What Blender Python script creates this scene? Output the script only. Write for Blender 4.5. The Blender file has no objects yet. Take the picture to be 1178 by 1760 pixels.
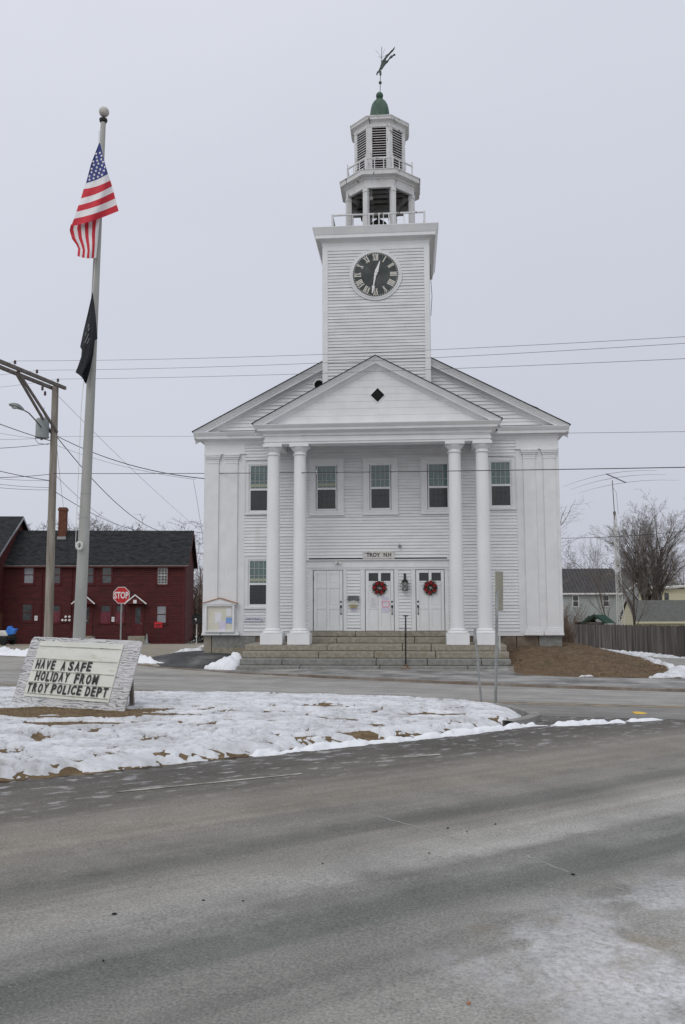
import bpy, bmesh, math, random
import numpy as np
from mathutils import Vector, Matrix

# ------------------------------------------------------------------ camera, sky, sun, exposure
sc = bpy.context.scene
COL = sc.collection
F_PX, PITCH, ROLL, YAW = 1440.02, 0.1009, -0.0034, 0.0796
CAM = np.array([1.0403, -29.0, 2.2399])
fw = np.array([-math.sin(YAW)*math.cos(PITCH), math.cos(YAW)*math.cos(PITCH), math.sin(PITCH)])
_r = np.cross(fw, [0, 0, 1.0]); _r /= np.linalg.norm(_r); _u = np.cross(_r, fw)
cr = _r*math.cos(ROLL)+_u*math.sin(ROLL); cu = -_r*math.sin(ROLL)+_u*math.cos(ROLL)
cam_d = bpy.data.cameras.new('camera'); cam = bpy.data.objects.new('camera', cam_d); COL.objects.link(cam)
cam.matrix_world = Matrix(((cr[0], cu[0], -fw[0], CAM[0]), (cr[1], cu[1], -fw[1], CAM[1]), (cr[2], cu[2], -fw[2], CAM[2]), (0, 0, 0, 1)))
cam_d.sensor_fit = 'VERTICAL'; cam_d.sensor_height = 24.0; cam_d.lens = 24.0*F_PX/1760.0
cam_d.clip_start = 0.05; cam_d.clip_end = 3000
sc.camera = cam

SUN_EL, SUN_AZ = math.radians(48), math.radians(205)      # azimuth from north (+y), clockwise: behind the viewer
world = bpy.data.worlds.new("World"); sc.world = world; world.use_nodes = True
wt = world.node_tree; wn = wt.nodes; wn.clear()
wo = wn.new('ShaderNodeOutputWorld')
sky = wn.new('ShaderNodeTexSky'); sky.sky_type = 'NISHITA'; sky.sun_disc = False
sky.sun_elevation = SUN_EL; sky.sun_rotation = SUN_AZ; sky.air_density = 1.0; sky.dust_density = 4.0
bg1 = wn.new('ShaderNodeBackground'); bg1.inputs[1].default_value = 0.08
wt.links.new(sky.outputs[0], bg1.inputs[0])
# the cloud deck: brighter towards the hidden sun, a little mottled
tc = wn.new('ShaderNodeTexCoord')
dot = wn.new('ShaderNodeVectorMath'); dot.operation = 'DOT_PRODUCT'
dot.inputs[1].default_value = (math.sin(SUN_AZ)*math.cos(SUN_EL), math.cos(SUN_AZ)*math.cos(SUN_EL), math.sin(SUN_EL))
wt.links.new(tc.outputs['Generated'], dot.inputs[0])
mp = wn.new('ShaderNodeMapping'); mp.inputs['Scale'].default_value = (1.2, 1.2, 3.0)
wt.links.new(tc.outputs['Generated'], mp.inputs[0])
nz = wn.new('ShaderNodeTexNoise'); nz.inputs['Scale'].default_value = 1.6; nz.inputs['Detail'].default_value = 5
wt.links.new(mp.outputs[0], nz.inputs['Vector'])
m1 = wn.new('ShaderNodeMath'); m1.operation = 'MULTIPLY_ADD'; m1.inputs[1].default_value = 0.20; m1.inputs[2].default_value = -0.10
wt.links.new(nz.outputs['Fac'], m1.inputs[0])
m2 = wn.new('ShaderNodeMath'); m2.operation = 'ADD'
md = wn.new('ShaderNodeMath'); md.operation = 'MULTIPLY_ADD'; md.inputs[1].default_value = .6; md.inputs[2].default_value = .4
wt.links.new(dot.outputs['Value'], md.inputs[0]); wt.links.new(md.outputs[0], m2.inputs[0]); wt.links.new(m1.outputs[0], m2.inputs[1])
cr_ = wn.new('ShaderNodeValToRGB'); e = cr_.color_ramp.elements
wt.links.new(m2.outputs[0], cr_.inputs[0])
e[0].position = 0.0; e[0].color = (0.575, 0.60, 0.685, 1)
e[1].position = 1.0; e[1].color = (1.02, 1.03, 1.06, 1)
k = cr_.color_ramp.elements.new(0.36); k.color = (0.70, 0.725, 0.81, 1)
bg2 = wn.new('ShaderNodeBackground'); bg2.inputs[1].default_value = 1.0
wt.links.new(cr_.outputs[0], bg2.inputs[0])
mx = wn.new('ShaderNodeMixShader'); mx.inputs[0].default_value = 0.93
wt.links.new(bg1.outputs[0], mx.inputs[1]); wt.links.new(bg2.outputs[0], mx.inputs[2])
wt.links.new(mx.outputs[0], wo.inputs[0])

sun_d = bpy.data.lights.new('sun', 'SUN'); sun_d.energy = 0.45; sun_d.angle = math.radians(25); sun_d.color = (1.0, 0.97, 0.93)
sun = bpy.data.objects.new('sun', sun_d); COL.objects.link(sun)
sdir = Vector((math.sin(SUN_AZ)*math.cos(SUN_EL), math.cos(SUN_AZ)*math.cos(SUN_EL), math.sin(SUN_EL)))
sun.rotation_euler = sdir.to_track_quat('Z', 'Y').to_euler()
sc.view_settings.view_transform = 'Standard'; sc.view_settings.look = 'None'
sc.view_settings.exposure = 0.0; sc.view_settings.gamma = 1.0

# ------------------------------------------------------------------ geometry helpers
def ray(px, py): return fw+cr*(px-589)/F_PX-cu*(py-880)/F_PX
def P(px, py, Y):                       # where the sight line meets the plane y = Y
    d = ray(px, py); t = (Y-CAM[1])/d[1]; q = CAM+d*t; return Vector(q)
def D(px, py, dist): return Vector(CAM+ray(px, py)*dist)
def Zp(px, py, z):
    d = ray(px, py); return Vector(CAM+d*((z-CAM[2])/d[2]))
def S(v, a, b):
    t = np.clip((np.asarray(v, float)-a)/(b-a), 0, 1); return t*t*(3-2*t)
def g(x, y):                            # height of the ground
    x = np.asarray(x, float); y = np.asarray(y, float)
    z = 0.0225*np.clip(-4.5-y, 0, 32)-np.clip(0.04*np.clip(y-2, 0, None), 0, 1.95)
    z = z+0.5*S(x, 3.4, 4.9)*S(y, -6.0, -0.4)*(1-S(x, 6.6, 9.4))*(1-S(y, 3, 14))
    z = z+0.30*S(-x, 3.8, 5.5)*S(y, -2.4, -.2)*(1-S(-x, 6.3, 9.5))*(1-S(y, 2, 10))
    z = z-0.3*S(x, 9.5, 12.5)*S(y, 0, 10)
    return z
def gz(x, y): return float(g(x, y))
def G(px, py, h=0.0):
    d = ray(px, py); t = 1.0
    while t < 400:
        q = CAM+d*t
        if q[2] < gz(q[0], q[1])+h: break
        t *= 1.02
    lo, hi = t/1.02, t
    for _ in range(30):
        m = (lo+hi)/2; q = CAM+d*m
        if q[2] > gz(q[0], q[1])+h: lo = m
        else: hi = m
    return Vector(CAM+d*lo)

def vnoise(x, y, seed=0):
    x = np.asarray(x, float); y = np.asarray(y, float)
    xi = np.floor(x).astype(np.int64); yi = np.floor(y).astype(np.int64); xf = x-xi; yf = y-yi
    def h(a, b):
        n = (a*374761393+b*668265263+seed*974634777) & 0x7fffffff
        n = ((n ^ (n >> 13))*1274126177) & 0x7fffffff
        n = n ^ (n >> 16); return (n & 0xffff)/65535.0
    u = xf*xf*(3-2*xf); v = yf*yf*(3-2*yf)
    return (h(xi, yi)*(1-u)+h(xi+1, yi)*u)*(1-v)+(h(xi, yi+1)*(1-u)+h(xi+1, yi+1)*u)*v
def fnoise(x, y, seed=0, oct=4):
    s = 0; a = 0.5; t = 0
    for i in range(oct):
        s = s+a*vnoise(x*2**i, y*2**i, seed+i*17); t += a; a *= .5
    return s/t

class MB:
    """collects faces and links them as one mesh object"""
    def __init__(s): s.v = []; s.f = []; s.m = []; s.cur = 0
    def face(s, pts):
        n = len(s.v); s.v.extend([tuple(p) for p in pts]); s.f.append(tuple(range(n, n+len(pts)))); s.m.append(s.cur)
    def add(s, verts, faces):
        n = len(s.v); s.v.extend([tuple(p) for p in verts])
        for f in faces: s.f.append(tuple(i+n for i in f)); s.m.append(s.cur)
    def box(s, x0, x1, y0, y1, z0, z1):
        s.add([(x0,y0,z0),(x1,y0,z0),(x1,y1,z0),(x0,y1,z0),(x0,y0,z1),(x1,y0,z1),(x1,y1,z1),(x0,y1,z1)],
              [(0,3,2,1),(4,5,6,7),(0,1,5,4),(1,2,6,5),(2,3,7,6),(3,0,4,7)])
    def obox(s, o, ex, ey, ez):         # box from a corner and three edge vectors
        o, ex, ey, ez = map(Vector, (o, ex, ey, ez))
        vs = [o, o+ex, o+ex+ey, o+ey, o+ez, o+ex+ez, o+ex+ey+ez, o+ey+ez]
        s.add(vs, [(0,3,2,1),(4,5,6,7),(0,1,5,4),(1,2,6,5),(2,3,7,6),(3,0,4,7)])
    def beam(s, a, b, w, h, up=(0, 0, 1)):
        a, b = Vector(a), Vector(b); d = (b-a).normalized(); side = d.cross(Vector(up)).normalized(); u2 = side.cross(d)
        s.obox(a-side*w/2-u2*h/2, b-a, side*w, u2*h)
    def prism(s, poly, ax, a0, a1):     # poly in the two other axes
        def pt(p, a): return (a, p[0], p[1]) if ax == 'x' else ((p[0], a, p[1]) if ax == 'y' else (p[0], p[1], a))
        n = len(poly)
        s.add([pt(p, a0) for p in poly]+[pt(p, a1) for p in poly],
              [tuple(range(n)), tuple(range(2*n-1, n-1, -1))]+[(i, i+n, (i+1) % n+n, (i+1) % n) for i in range(n)])
    def tube(s, pts, rad, n=8, caps=True):
        pts = [Vector(p) for p in pts]
        if not hasattr(rad, '__len__'): rad = [rad]*len(pts)
        vs = []; fs = []; prev = None
        for i, p in enumerate(pts):
            d = (pts[min(i+1, len(pts)-1)]-pts[max(i-1, 0)])
            d = d.normalized() if d.length > 1e-9 else Vector((0, 0, 1))
            if prev is None:
                a = d.cross(Vector((0, 0, 1)) if abs(d.z) < .9 else Vector((1, 0, 0))).normalized()
            else:
                a = prev-d*prev.dot(d); a = a.normalized() if a.length > 1e-6 else d.orthogonal().normalized()
            prev = a; b = d.cross(a)
            for k in range(n):
                t = 2*math.pi*k/n; vs.append(p+(a*math.cos(t)+b*math.sin(t))*rad[i])
        for i in range(len(pts)-1):
            for k in range(n):
                k2 = (k+1) % n; fs.append((i*n+k, i*n+k2, (i+1)*n+k2, (i+1)*n+k))
        if caps: fs.append(tuple(range(n-1, -1, -1))); fs.append(tuple(range((len(pts)-1)*n, len(pts)*n)))
        s.add(vs, fs)
    def lathe(s, prof, c=(0, 0, 0), n=24, rot=0.0):
        vs = []; fs = []
        for r, z in prof:
            for k in range(n):
                t = 2*math.pi*k/n+rot; vs.append((c[0]+r*math.cos(t), c[1]+r*math.sin(t), c[2]+z))
        for i in range(len(prof)-1):
            for k in range(n):
                k2 = (k+1) % n; fs.append((i*n+k, i*n+k2, (i+1)*n+k2, (i+1)*n+k))
        fs.append(tuple(range(n-1, -1, -1))); fs.append(tuple(range((len(prof)-1)*n, len(prof)*n)))
        s.add(vs, fs)
    def ball(s, c, r, n=16, m=10, sz=1.0):
        s.lathe([(max(r*math.sin(math.pi*i/m), 1e-4), -r*sz*math.cos(math.pi*i/m)) for i in range(m+1)], c, n)
    def sweep(s, path, prof, close=False):
        """profile (outward, z) along a plan path; outward is to the right of the direction of travel"""
        path = [Vector((p[0], p[1])) for p in path]; n = len(path); L = []
        for i in range(n):
            if close: d0 = path[i]-path[i-1]; d1 = path[(i+1) % n]-path[i]
            else:
                d0 = path[i]-path[i-1] if i else path[1]-path[0]; d1 = path[i+1]-path[i] if i < n-1 else d0
            d0.normalize(); d1.normalize()
            n0 = Vector((d0.y, -d0.x)); n1 = Vector((d1.y, -d1.x)); mm = (n0+n1)
            mm = mm/max(mm.dot(n0), .2)
            L.append(mm)
        vs = []; fs = []; q = len(prof)
        for i in range(n):
            for o, z in prof: vs.append((path[i].x+L[i].x*o, path[i].y+L[i].y*o, z))
        for i in range(n if close else n-1):
            j = (i+1) % n
            for k in range(q-1): fs.append((i*q+k, i*q+k+1, j*q+k+1, j*q+k))
        if not close: fs.append(tuple(range(q))); fs.append(tuple(range((n-1)*q+q-1, (n-1)*q-1, -1)))
        s.add(vs, fs)
    def build(s, name, mat, parent=None, loc=(0, 0, 0), smooth=False, bevel=0.0, rot=None, world=False):
        me = bpy.data.meshes.new(name)
        vs = s.v
        if world and parent is not None:
            w = parent.get('_w') or (0, 0, 0); vs = [(a-w[0], b-w[1], c-w[2]) for a, b, c in vs]
        me.from_pydata(vs, [], s.f)
        for m_ in (mat if isinstance(mat, (list, tuple)) else [mat]): me.materials.append(m_)
        me.polygons.foreach_set('material_index', s.m)
        if smooth: me.polygons.foreach_set('use_smooth', [True]*len(s.f))
        me.update()
        o = bpy.data.objects.new(name, me); COL.objects.link(o); o.location = loc
        if rot: o.rotation_euler = rot
        if parent is not None:
            o.parent = parent
            if '_w' in parent.keys(): o['_w'] = list(parent['_w'])
        if bevel > 0:
            b = o.modifiers.new('bevel', 'BEVEL'); b.width = bevel; b.segments = 2; b.limit_method = 'ANGLE'
        if smooth:
            try: me.set_sharp_from_angle(angle=math.radians(38))
            except Exception: pass
        return o

def tag(o, label=None, cat=None, group=None, kind=None):
    if label: o['label'] = label
    if cat: o['category'] = cat
    if group: o['group'] = group
    if kind: o['kind'] = kind
    return o
def thing(name, label, cat, loc=(0, 0, 0), rotz=0.0, group=None):
    o = bpy.data.objects.new(name, None); COL.objects.link(o); o.location = loc; o.rotation_euler = (0, 0, rotz)
    o.empty_display_size = 0.2; o['_w'] = list(loc)
    return tag(o, label, cat, group)

def text_mesh(body, bold=0.0, depth=0.004):
    cu_ = bpy.data.curves.new('lettering', 'FONT'); cu_.body = body; cu_.size = 1.0; cu_.extrude = depth; cu_.offset = bold
    cu_.resolution_u = 3
    ob = bpy.data.objects.new('lettering', cu_); COL.objects.link(ob)
    bpy.context.view_layer.update()
    me = bpy.data.meshes.new_from_object(ob.evaluated_get(bpy.context.evaluated_depsgraph_get()))
    v = [tuple(p.co) for p in me.vertices]; f = [tuple(p.vertices) for p in me.polygons]
    bpy.data.objects.remove(ob); bpy.data.curves.remove(cu_); bpy.data.meshes.remove(me)
    return v, f
def add_text(mb, body, o, eu, ev, u0, u1, v0, v1, bold=0.02, t=0.004):
    """fit a word into the rectangle u0..u1, v0..v1 of the plane o, eu, ev"""
    v, f = text_mesh(body, bold); v = np.array(v); o, eu, ev = Vector(o), Vector(eu).normalized(), Vector(ev).normalized()
    nn = eu.cross(ev); lo = v.min(0); hi = v.max(0)
    uu = u0+(v[:, 0]-lo[0])/(hi[0]-lo[0])*(u1-u0); vv = v0+(v[:, 1]-lo[1])/(hi[1]-lo[1])*(v1-v0)
    ww = np.where(v[:, 2] > 0, t, 0.0)
    mb.add([o+eu*a+ev*b+nn*c for a, b, c in zip(uu, vv, ww)], f)

# ------------------------------------------------------------------ materials
class NT:
    def __init__(s, name):
        s.m = bpy.data.materials.new(name); s.m.use_nodes = True; s.t = s.m.node_tree; s.n = s.t.nodes
        s.b = s.n['Principled BSDF']; s.tc = s.n.new('ShaderNodeTexCoord')
    def link(s, a, b): s.t.links.new(a, b)
    def coord(s, scale=(1, 1, 1), rot=(0, 0, 0), kind='Object'):
        mp_ = s.n.new('ShaderNodeMapping'); mp_.inputs['Scale'].default_value = scale; mp_.inputs['Rotation'].default_value = rot
        if any(rot): mp_.vector_type = 'TEXTURE'; mp_.inputs['Scale'].default_value = tuple(1/q for q in scale)
        s.link(s.tc.outputs[kind], mp_.inputs[0]); return mp_.outputs[0]
    def noise(s, scale, detail=5, stretch=(1, 1, 1), rough=.55, rot=(0, 0, 0), dist=0.0):
        n = s.n.new('ShaderNodeTexNoise'); n.inputs['Scale'].default_value = scale; n.inputs['Detail'].default_value = detail
        n.inputs['Roughness'].default_value = rough; n.inputs['Distortion'].default_value = dist
        s.link(s.coord(stretch, rot), n.inputs['Vector']); return n.outputs['Fac']
    def ramp(s, fac, stops, interp='LINEAR'):
        r = s.n.new('ShaderNodeValToRGB'); r.color_ramp.interpolation = interp; el = r.color_ramp.elements
        while len(el) > 1: el.remove(el[-1])
        el[0].position = stops[0][0]; el[0].color = col(stops[0][1])
        for p, c in stops[1:]: x = el.new(p); x.color = col(c)
        s.link(fac, r.inputs[0]); return r.outputs[0]
    def mix(s, fac, a, b, mode='MIX'):
        n = s.n.new('ShaderNodeMix'); n.data_type = 'RGBA'; n.blend_type = mode
        for sock, v in ((n.inputs[0], fac), (n.inputs[6], a), (n.inputs[7], b)):
            if hasattr(v, 'is_linked'): s.link(v, sock)
            elif isinstance(v, (int, float)): sock.default_value = v
            else: sock.default_value = col(v)
        return n.outputs[2]
    def math(s, op, a, b=0.0, c=0.0):
        n = s.n.new('ShaderNodeMath'); n.operation = op
        for sock, v in zip(n.inputs, (a, b, c)):
            if hasattr(v, 'is_linked'): s.link(v, sock)
            else: sock.default_value = v
        return n.outputs[0]
    def bump(s, fac, strength, dist=0.01):
        n = s.n.new('ShaderNodeBump'); n.inputs['Strength'].default_value = strength; n.inputs['Distance'].default_value = dist
        s.link(fac, n.inputs['Height']); s.link(n.outputs[0], s.b.inputs['Normal'])
    def fin(s, color, rough=.6, spec=.3, metal=0.0):
        if hasattr(color, 'is_linked'): s.link(color, s.b.inputs['Base Color'])
        else: s.b.inputs['Base Color'].default_value = col(color)
        if hasattr(rough, 'is_linked'): s.link(rough, s.b.inputs['Roughness'])
        else: s.b.inputs['Roughness'].default_value = rough
        s.b.inputs['Specular IOR Level'].default_value = spec; s.b.inputs['Metallic'].default_value = metal
        return s.m
def col(c):
    if isinstance(c, (int, float)): return (c, c, c, 1)
    return tuple(c) if len(c) == 4 else tuple(c)+(1,)
def M(name, c1, c2, scale=4, stretch=(1, 1, 1), lo=.35, hi=.65, rough=.6, spec=.3, metal=0.0, bump=0.0, bscale=40, bstretch=(1, 1, 1), c3=None, s3=1.5, st3=(1, 1, 1), lo3=.6, hi3=.7, detail=6):
    n = NT(name)
    c = n.ramp(n.noise(scale, detail, stretch), [(lo, c1), (hi, c2)])
    if c3 is not None:
        c = n.mix(n.ramp(n.noise(s3, 6, st3, .65), [(lo3, 0.0), (hi3, 1.0)]), c, c3)
    if bump: n.bump(n.noise(bscale, 6, bstretch), bump)
    return n.fin(c, rough, spec, metal)

m_clap = M('white clapboard paint', (0.679, 0.689, 0.708), (0.758, 0.768, 0.778), 1.3, (1, 1, 3), rough=.55, c3=(.60, .60, .57), s3=1.1, st3=(1.2, 1, .35), lo3=.60, hi3=.82, bump=.15, bscale=30, bstretch=(.2, 1, 1))
m_trim = M('white trim paint', (0.688, 0.697, 0.716), (0.755, 0.764, 0.774), 2.0, rough=.5, c3=(.62, .62, .60), s3=2.2, st3=(1, 1, .4), lo3=.62, hi3=.80, bump=.06, bscale=25)
m_colm = M('white column paint', (0.715, 0.724, 0.743), (0.773, 0.782, 0.792), 1.5, (1, 1, .4), rough=.5, bump=.05, bscale=30)
m_bel = M('peeling belfry paint', (0.577, 0.577, 0.586), (0.670, 0.679, 0.688), 2.5, rough=.65, c3=(.20, .18, .165), s3=5.5, st3=(1, 1, .55), lo3=.60, hi3=.645, bump=.2, bscale=25)
m_towr = M('worn tower clapboard paint', (0.602, 0.611, 0.630), (0.696, 0.705, 0.724), 1.4, (1, 1, 3), rough=.6, c3=(.30, .28, .27), s3=2.4, st3=(.8, 1, 5), lo3=.70, hi3=.74, bump=.15, bscale=30, bstretch=(.2, 1, 1))
m_door = M('white door paint', (0.715, 0.724, 0.743), (0.763, 0.773, 0.782), 1.5, rough=.4, bump=.03)
m_gran = M('tan granite', (.235, .212, .165), (.335, .312, .262), 9, rough=.8, bump=.35, bscale=45, c3=(.22, .17, .10), s3=1.6, st3=(.7, 1, 2), lo3=.58, hi3=.78)
m_gran2 = M('grey granite', (.185, .19, .178), (.27, .272, .255), 9, rough=.8, bump=.35, bscale=45, c3=(.14, .14, .13), s3=1.6, st3=(.7, 1, 2), lo3=.58, hi3=.78)
m_brown = M('stained foundation stone', (.13, .10, .075), (.22, .18, .14), 3, rough=.85, bump=.3, c3=(.09, .08, .07), s3=2)
m_shing = M('dark asphalt shingles', (.017, .018, .020), (.038, .039, .042), 1.6, (1, 2.5, 2.5), rough=.95, spec=.1, c3=(.058, .058, .061), s3=2.6, st3=(1, 5, 5), lo3=.50, hi3=.66, bump=.4, bscale=20, bstretch=(1, 3, 3))
m_edge = M('dark roof edge', (.06, .06, .06), (.10, .10, .10), 5, rough=.8)
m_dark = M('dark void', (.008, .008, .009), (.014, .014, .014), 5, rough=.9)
m_black = M('black painted iron', (.012, .012, .013), (.03, .028, .028), 12, rough=.5, c3=(.08, .045, .03), s3=9, lo3=.66, hi3=.74)
m_louv = M('dark louver recess', (.05, .022, .022), (.09, .04, .04), 5, rough=.9)
m_beam = M('weathered grey beams', (.26, .26, .26), (.42, .415, .41), 4, (1, 1, .3), rough=.85, bump=.2)
m_ceil = M('dark belfry boards', (.13, .12, .12), (.20, .185, .18), 3, rough=.9)
m_verd = M('green copper patina', (.04, .085, .06), (.08, .135, .10), 6, (1, 1, .3), rough=.55, c3=(.04, .06, .05), s3=4, st3=(2, 2, .3), lo3=.55, hi3=.75, bump=.1)
m_vane = M('dark copper patina', (.035, .055, .05), (.09, .12, .105), 6, rough=.5, metal=.3)
m_clock = M('clock face black', (.035, .043, .043), (.065, .073, .072), 3, rough=.5, c3=(.11, .125, .13), s3=2, lo3=.5, hi3=.9)
m_ivory = M('ivory numeral paint', (.60, .58, .52), (.72, .70, .66), 8, rough=.5)
m_gup = M('curtained glass', (.07, .125, .127), (.118, .175, .173), 1.2, (1, 1, 2), rough=.06, spec=.6)
m_glo = M('screened dark glass', (.018, .023, .026), (.035, .04, .042), 1.5, rough=.18, spec=.5)
m_shade = M('pale shade hem', (.33, .36, .27), (.38, .40, .31), 2, rough=.5)
m_munt2 = M('muntin behind screen', (.05, .065, .068), (.06, .075, .078), 3, rough=.6)
m_grid = M('glazing bar in the glass', (.36, .385, .385), (.44, .46, .46), 4, rough=.4)
m_rust = M('rusty iron', (.06, .032, .022), (.14, .07, .04), 10, rough=.8, bump=.2)
m_galv = M('galvanised steel', (.24, .25, .25), (.36, .37, .37), 9, (1, 1, .5), rough=.5, metal=.4, c3=(.19, .19, .17), s3=3, lo3=.55, hi3=.7)
m_pole = M('flagpole grey metal', (.30, .31, .29), (.40, .40, .38), 3, (1, 1, .25), rough=.55, metal=.15, c3=(.23, .21, .17), s3=1.4, st3=(1, 1, .5), lo3=.58, hi3=.72)
m_wood = M('weathered pole wood', (.20, .175, .15), (.34, .31, .27), 8, (1, 1, .08), rough=.9, bump=.4, bscale=20, bstretch=(1, 1, .06), c3=(.12, .10, .07), s3=2, st3=(1, 1, .3))
m_arm = M('weathered crossarm wood', (.12, .105, .095), (.20, .18, .165), 6, rough=.9, bump=.3)
m_glaze = M('brown glazed porcelain', (.045, .018, .02), (.07, .03, .03), 5, rough=.25, spec=.6)
m_xfmr = M('grey enamel', (.24, .27, .27), (.33, .36, .36), 3, rough=.5)
m_wire = M('wire', (.03, .03, .032), (.05, .05, .052), 3, rough=.6)
m_wireg = M('pale wire', (.16, .16, .17), (.2, .2, .21), 3, rough=.6)
m_red = M('red clapboard paint', (.058, .0125, .014), (.098, .020, .020), 1.0, (1, 1, 4), rough=.75, c3=(.045, .018, .018), s3=.7, st3=(1, 1, 1.6), lo3=.55, hi3=.8)
m_redt = M('red trim paint', (.075, .014, .016), (.105, .02, .022), 2, rough=.7)
m_maroon = M('maroon board', (.12, .022, .04), (.17, .045, .06), 3, rough=.7)
m_brick = M('red brick', (.10, .04, .027), (.165, .07, .045), 6, rough=.9, bump=.2, c3=(.09, .035, .022), s3=8)
m_snow = None
m_pale = M('plain pale paint', (.55, .55, .53), (.62, .62, .60), 3, rough=.6)
m_white = M('plain white', (.72, .72, .73), (.78, .78, .79), 3, rough=.5)
m_paper = M('paper', (.70, .70, .74), (.76, .76, .80), 4, rough=.8)
m_lilac = M('lilac paper', (.60, .57, .72), (.68, .65, .78), 6, rough=.8)
m_blue = M('blue paper', (.16, .28, .62), (.28, .42, .72), 14, rough=.8)
m_pink = M('pink marker', (.72, .12, .26), (.80, .22, .36), 5, rough=.8)
m_ink = M('printed grey', (.30, .30, .36), (.5, .5, .55), 30, rough=.8)
m_cream = M('cream pinboard', (.60, .585, .50), (.67, .655, .57), 3, rough=.7)
m_orange = M('weathered copper flashing', (.30, .13, .06), (.40, .20, .10), 4, rough=.6)
m_signp = M('aged sign panel', (.58, .59, .535), (.66, .665, .62), 2, (1, 1, 3), rough=.6, c3=(.40, .40, .30), s3=2.5, st3=(1, 1, 5), lo3=.58, hi3=.72)
m_letter = M('black letter plastic', (.018, .018, .02), (.03, .03, .032), 5, rough=.4)
m_blueink = M('blue sign paint', (.05, .08, .22), (.08, .11, .28), 5, rough=.5)
m_stop = M('red sign sheeting', (.50, .020, .028), (.56, .03, .035), 3, rough=.4)
m_flagr = M('red flag nylon', (.52, .025, .045), (.60, .04, .06), 4, rough=.7)
m_flagw = M('white flag nylon', (.74, .73, .76), (.80, .79, .81), 4, rough=.7)
m_flagb = M('blue flag nylon', (.035, .05, .20), (.05, .07, .26), 4, rough=.7)
m_flagk = M('black flag nylon', (.006, .007, .011), (.014, .015, .02), 4, rough=.6)
m_tarp = M('blue plastic', (.03, .16, .58), (.05, .22, .68), 4, rough=.4)
m_rubber = M('black rubber', (.01, .01, .011), (.02, .02, .02), 6, rough=.8)
m_fence = M('weathered fence boards', (.05, .044, .040), (.20, .18, .165), 2.0, (1, 1, .12), lo=.32, hi=.68, rough=.95, bump=.4, bscale=30, bstretch=(1, 1, .05), c3=(.045, .038, .035), s3=1.0, st3=(1, 1, .5), lo3=.55, hi3=.75)
m_bark = M('bark', (.060, .050, .043), (.12, .10, .088), 5, (1, 1, .3), rough=.95)
m_twig = M('bare twigs', (.15, .132, .12), (.21, .19, .172), 2, rough=.95)
m_oak = M('dark twigs', (.085, .074, .068), (.125, .11, .10), 2, rough=.95)
m_brush = M('brown brush', (.10, .068, .05), (.16, .11, .085), 2, rough=.95)
m_gsid = M('grey siding', (.33, .36, .37), (.39, .42, .42), 1, (.2, .2, 14), rough=.7)
m_ysid = M('pale yellow siding', (.52, .49, .34), (.60, .57, .42), 1, (.2, .2, 12), rough=.7)
m_metroof = M('dark standing seam roof', (.045, .043, .045), (.065, .062, .064), 2, rough=.5, metal=.2)
m_groof = M('grey asphalt shingles', (.085, .09, .085), (.135, .138, .13), 4, (1, 3, 3), rough=.9)
m_green = M('green metal roof', (.02, .055, .04), (.03, .075, .055), 3, rough=.5)
m_teal = M('teal metal roof', (.10, .26, .23), (.14, .32, .29), 3, rough=.5)
m_hglass = M('house window glass', (.03, .035, .04), (.08, .085, .09), 3, rough=.08, spec=.6)
m_curt = M('curtain behind glass', (.21, .22, .245), (.34, .35, .375), 6, (4, 4, .5), rough=.3)

# grass, snow, asphalt
def make_snow(name='snow', c=(.80, .82, .86)):
    n = NT(name)
    c_ = n.mix(n.ramp(n.noise(1.6, 8, (1, 1.6, 1), .68), [(.44, 0.0), (.64, .80)]), c, (.50, .51, .525))
    c_ = n.mix(n.ramp(n.noise(7, 6, (1, 1.6, 1), .7), [(.55, 0.0), (.70, .55)]), c_, (.40, .385, .35))
    n.bump(n.noise(16, 9, (1, 1, 1), .75), .9, .04); return n.fin(c_, .75, .3)
m_snow = make_snow()
m_dirtysnow = M('dirty plowed snow', (.74, .76, .80), (.82, .84, .88), 4, rough=.8, bump=.7, bscale=14, c3=(.48, .45, .42), s3=5, lo3=.60, hi3=.76)
m_dead = M('dead grass ground', (.10, .068, .036), (.19, .135, .075), 7, rough=.95, bump=.8, bscale=40, c3=(.07, .045, .028), s3=2, lo3=.5, hi3=.7)
m_straw = M('dead grass blades', (.20, .145, .075), (.30, .22, .12), 3, rough=.9)
m_straw2 = M('matted straw', (.11, .08, .045), (.31, .235, .145), 9, rough=.95)
m_lawn = M('brown winter lawn', (.085, .056, .034), (.165, .112, .066), 5, rough=.95, bump=1.0, bscale=26, c3=(.075, .068, .036), s3=1.1, lo3=.55, hi3=.75)

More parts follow.
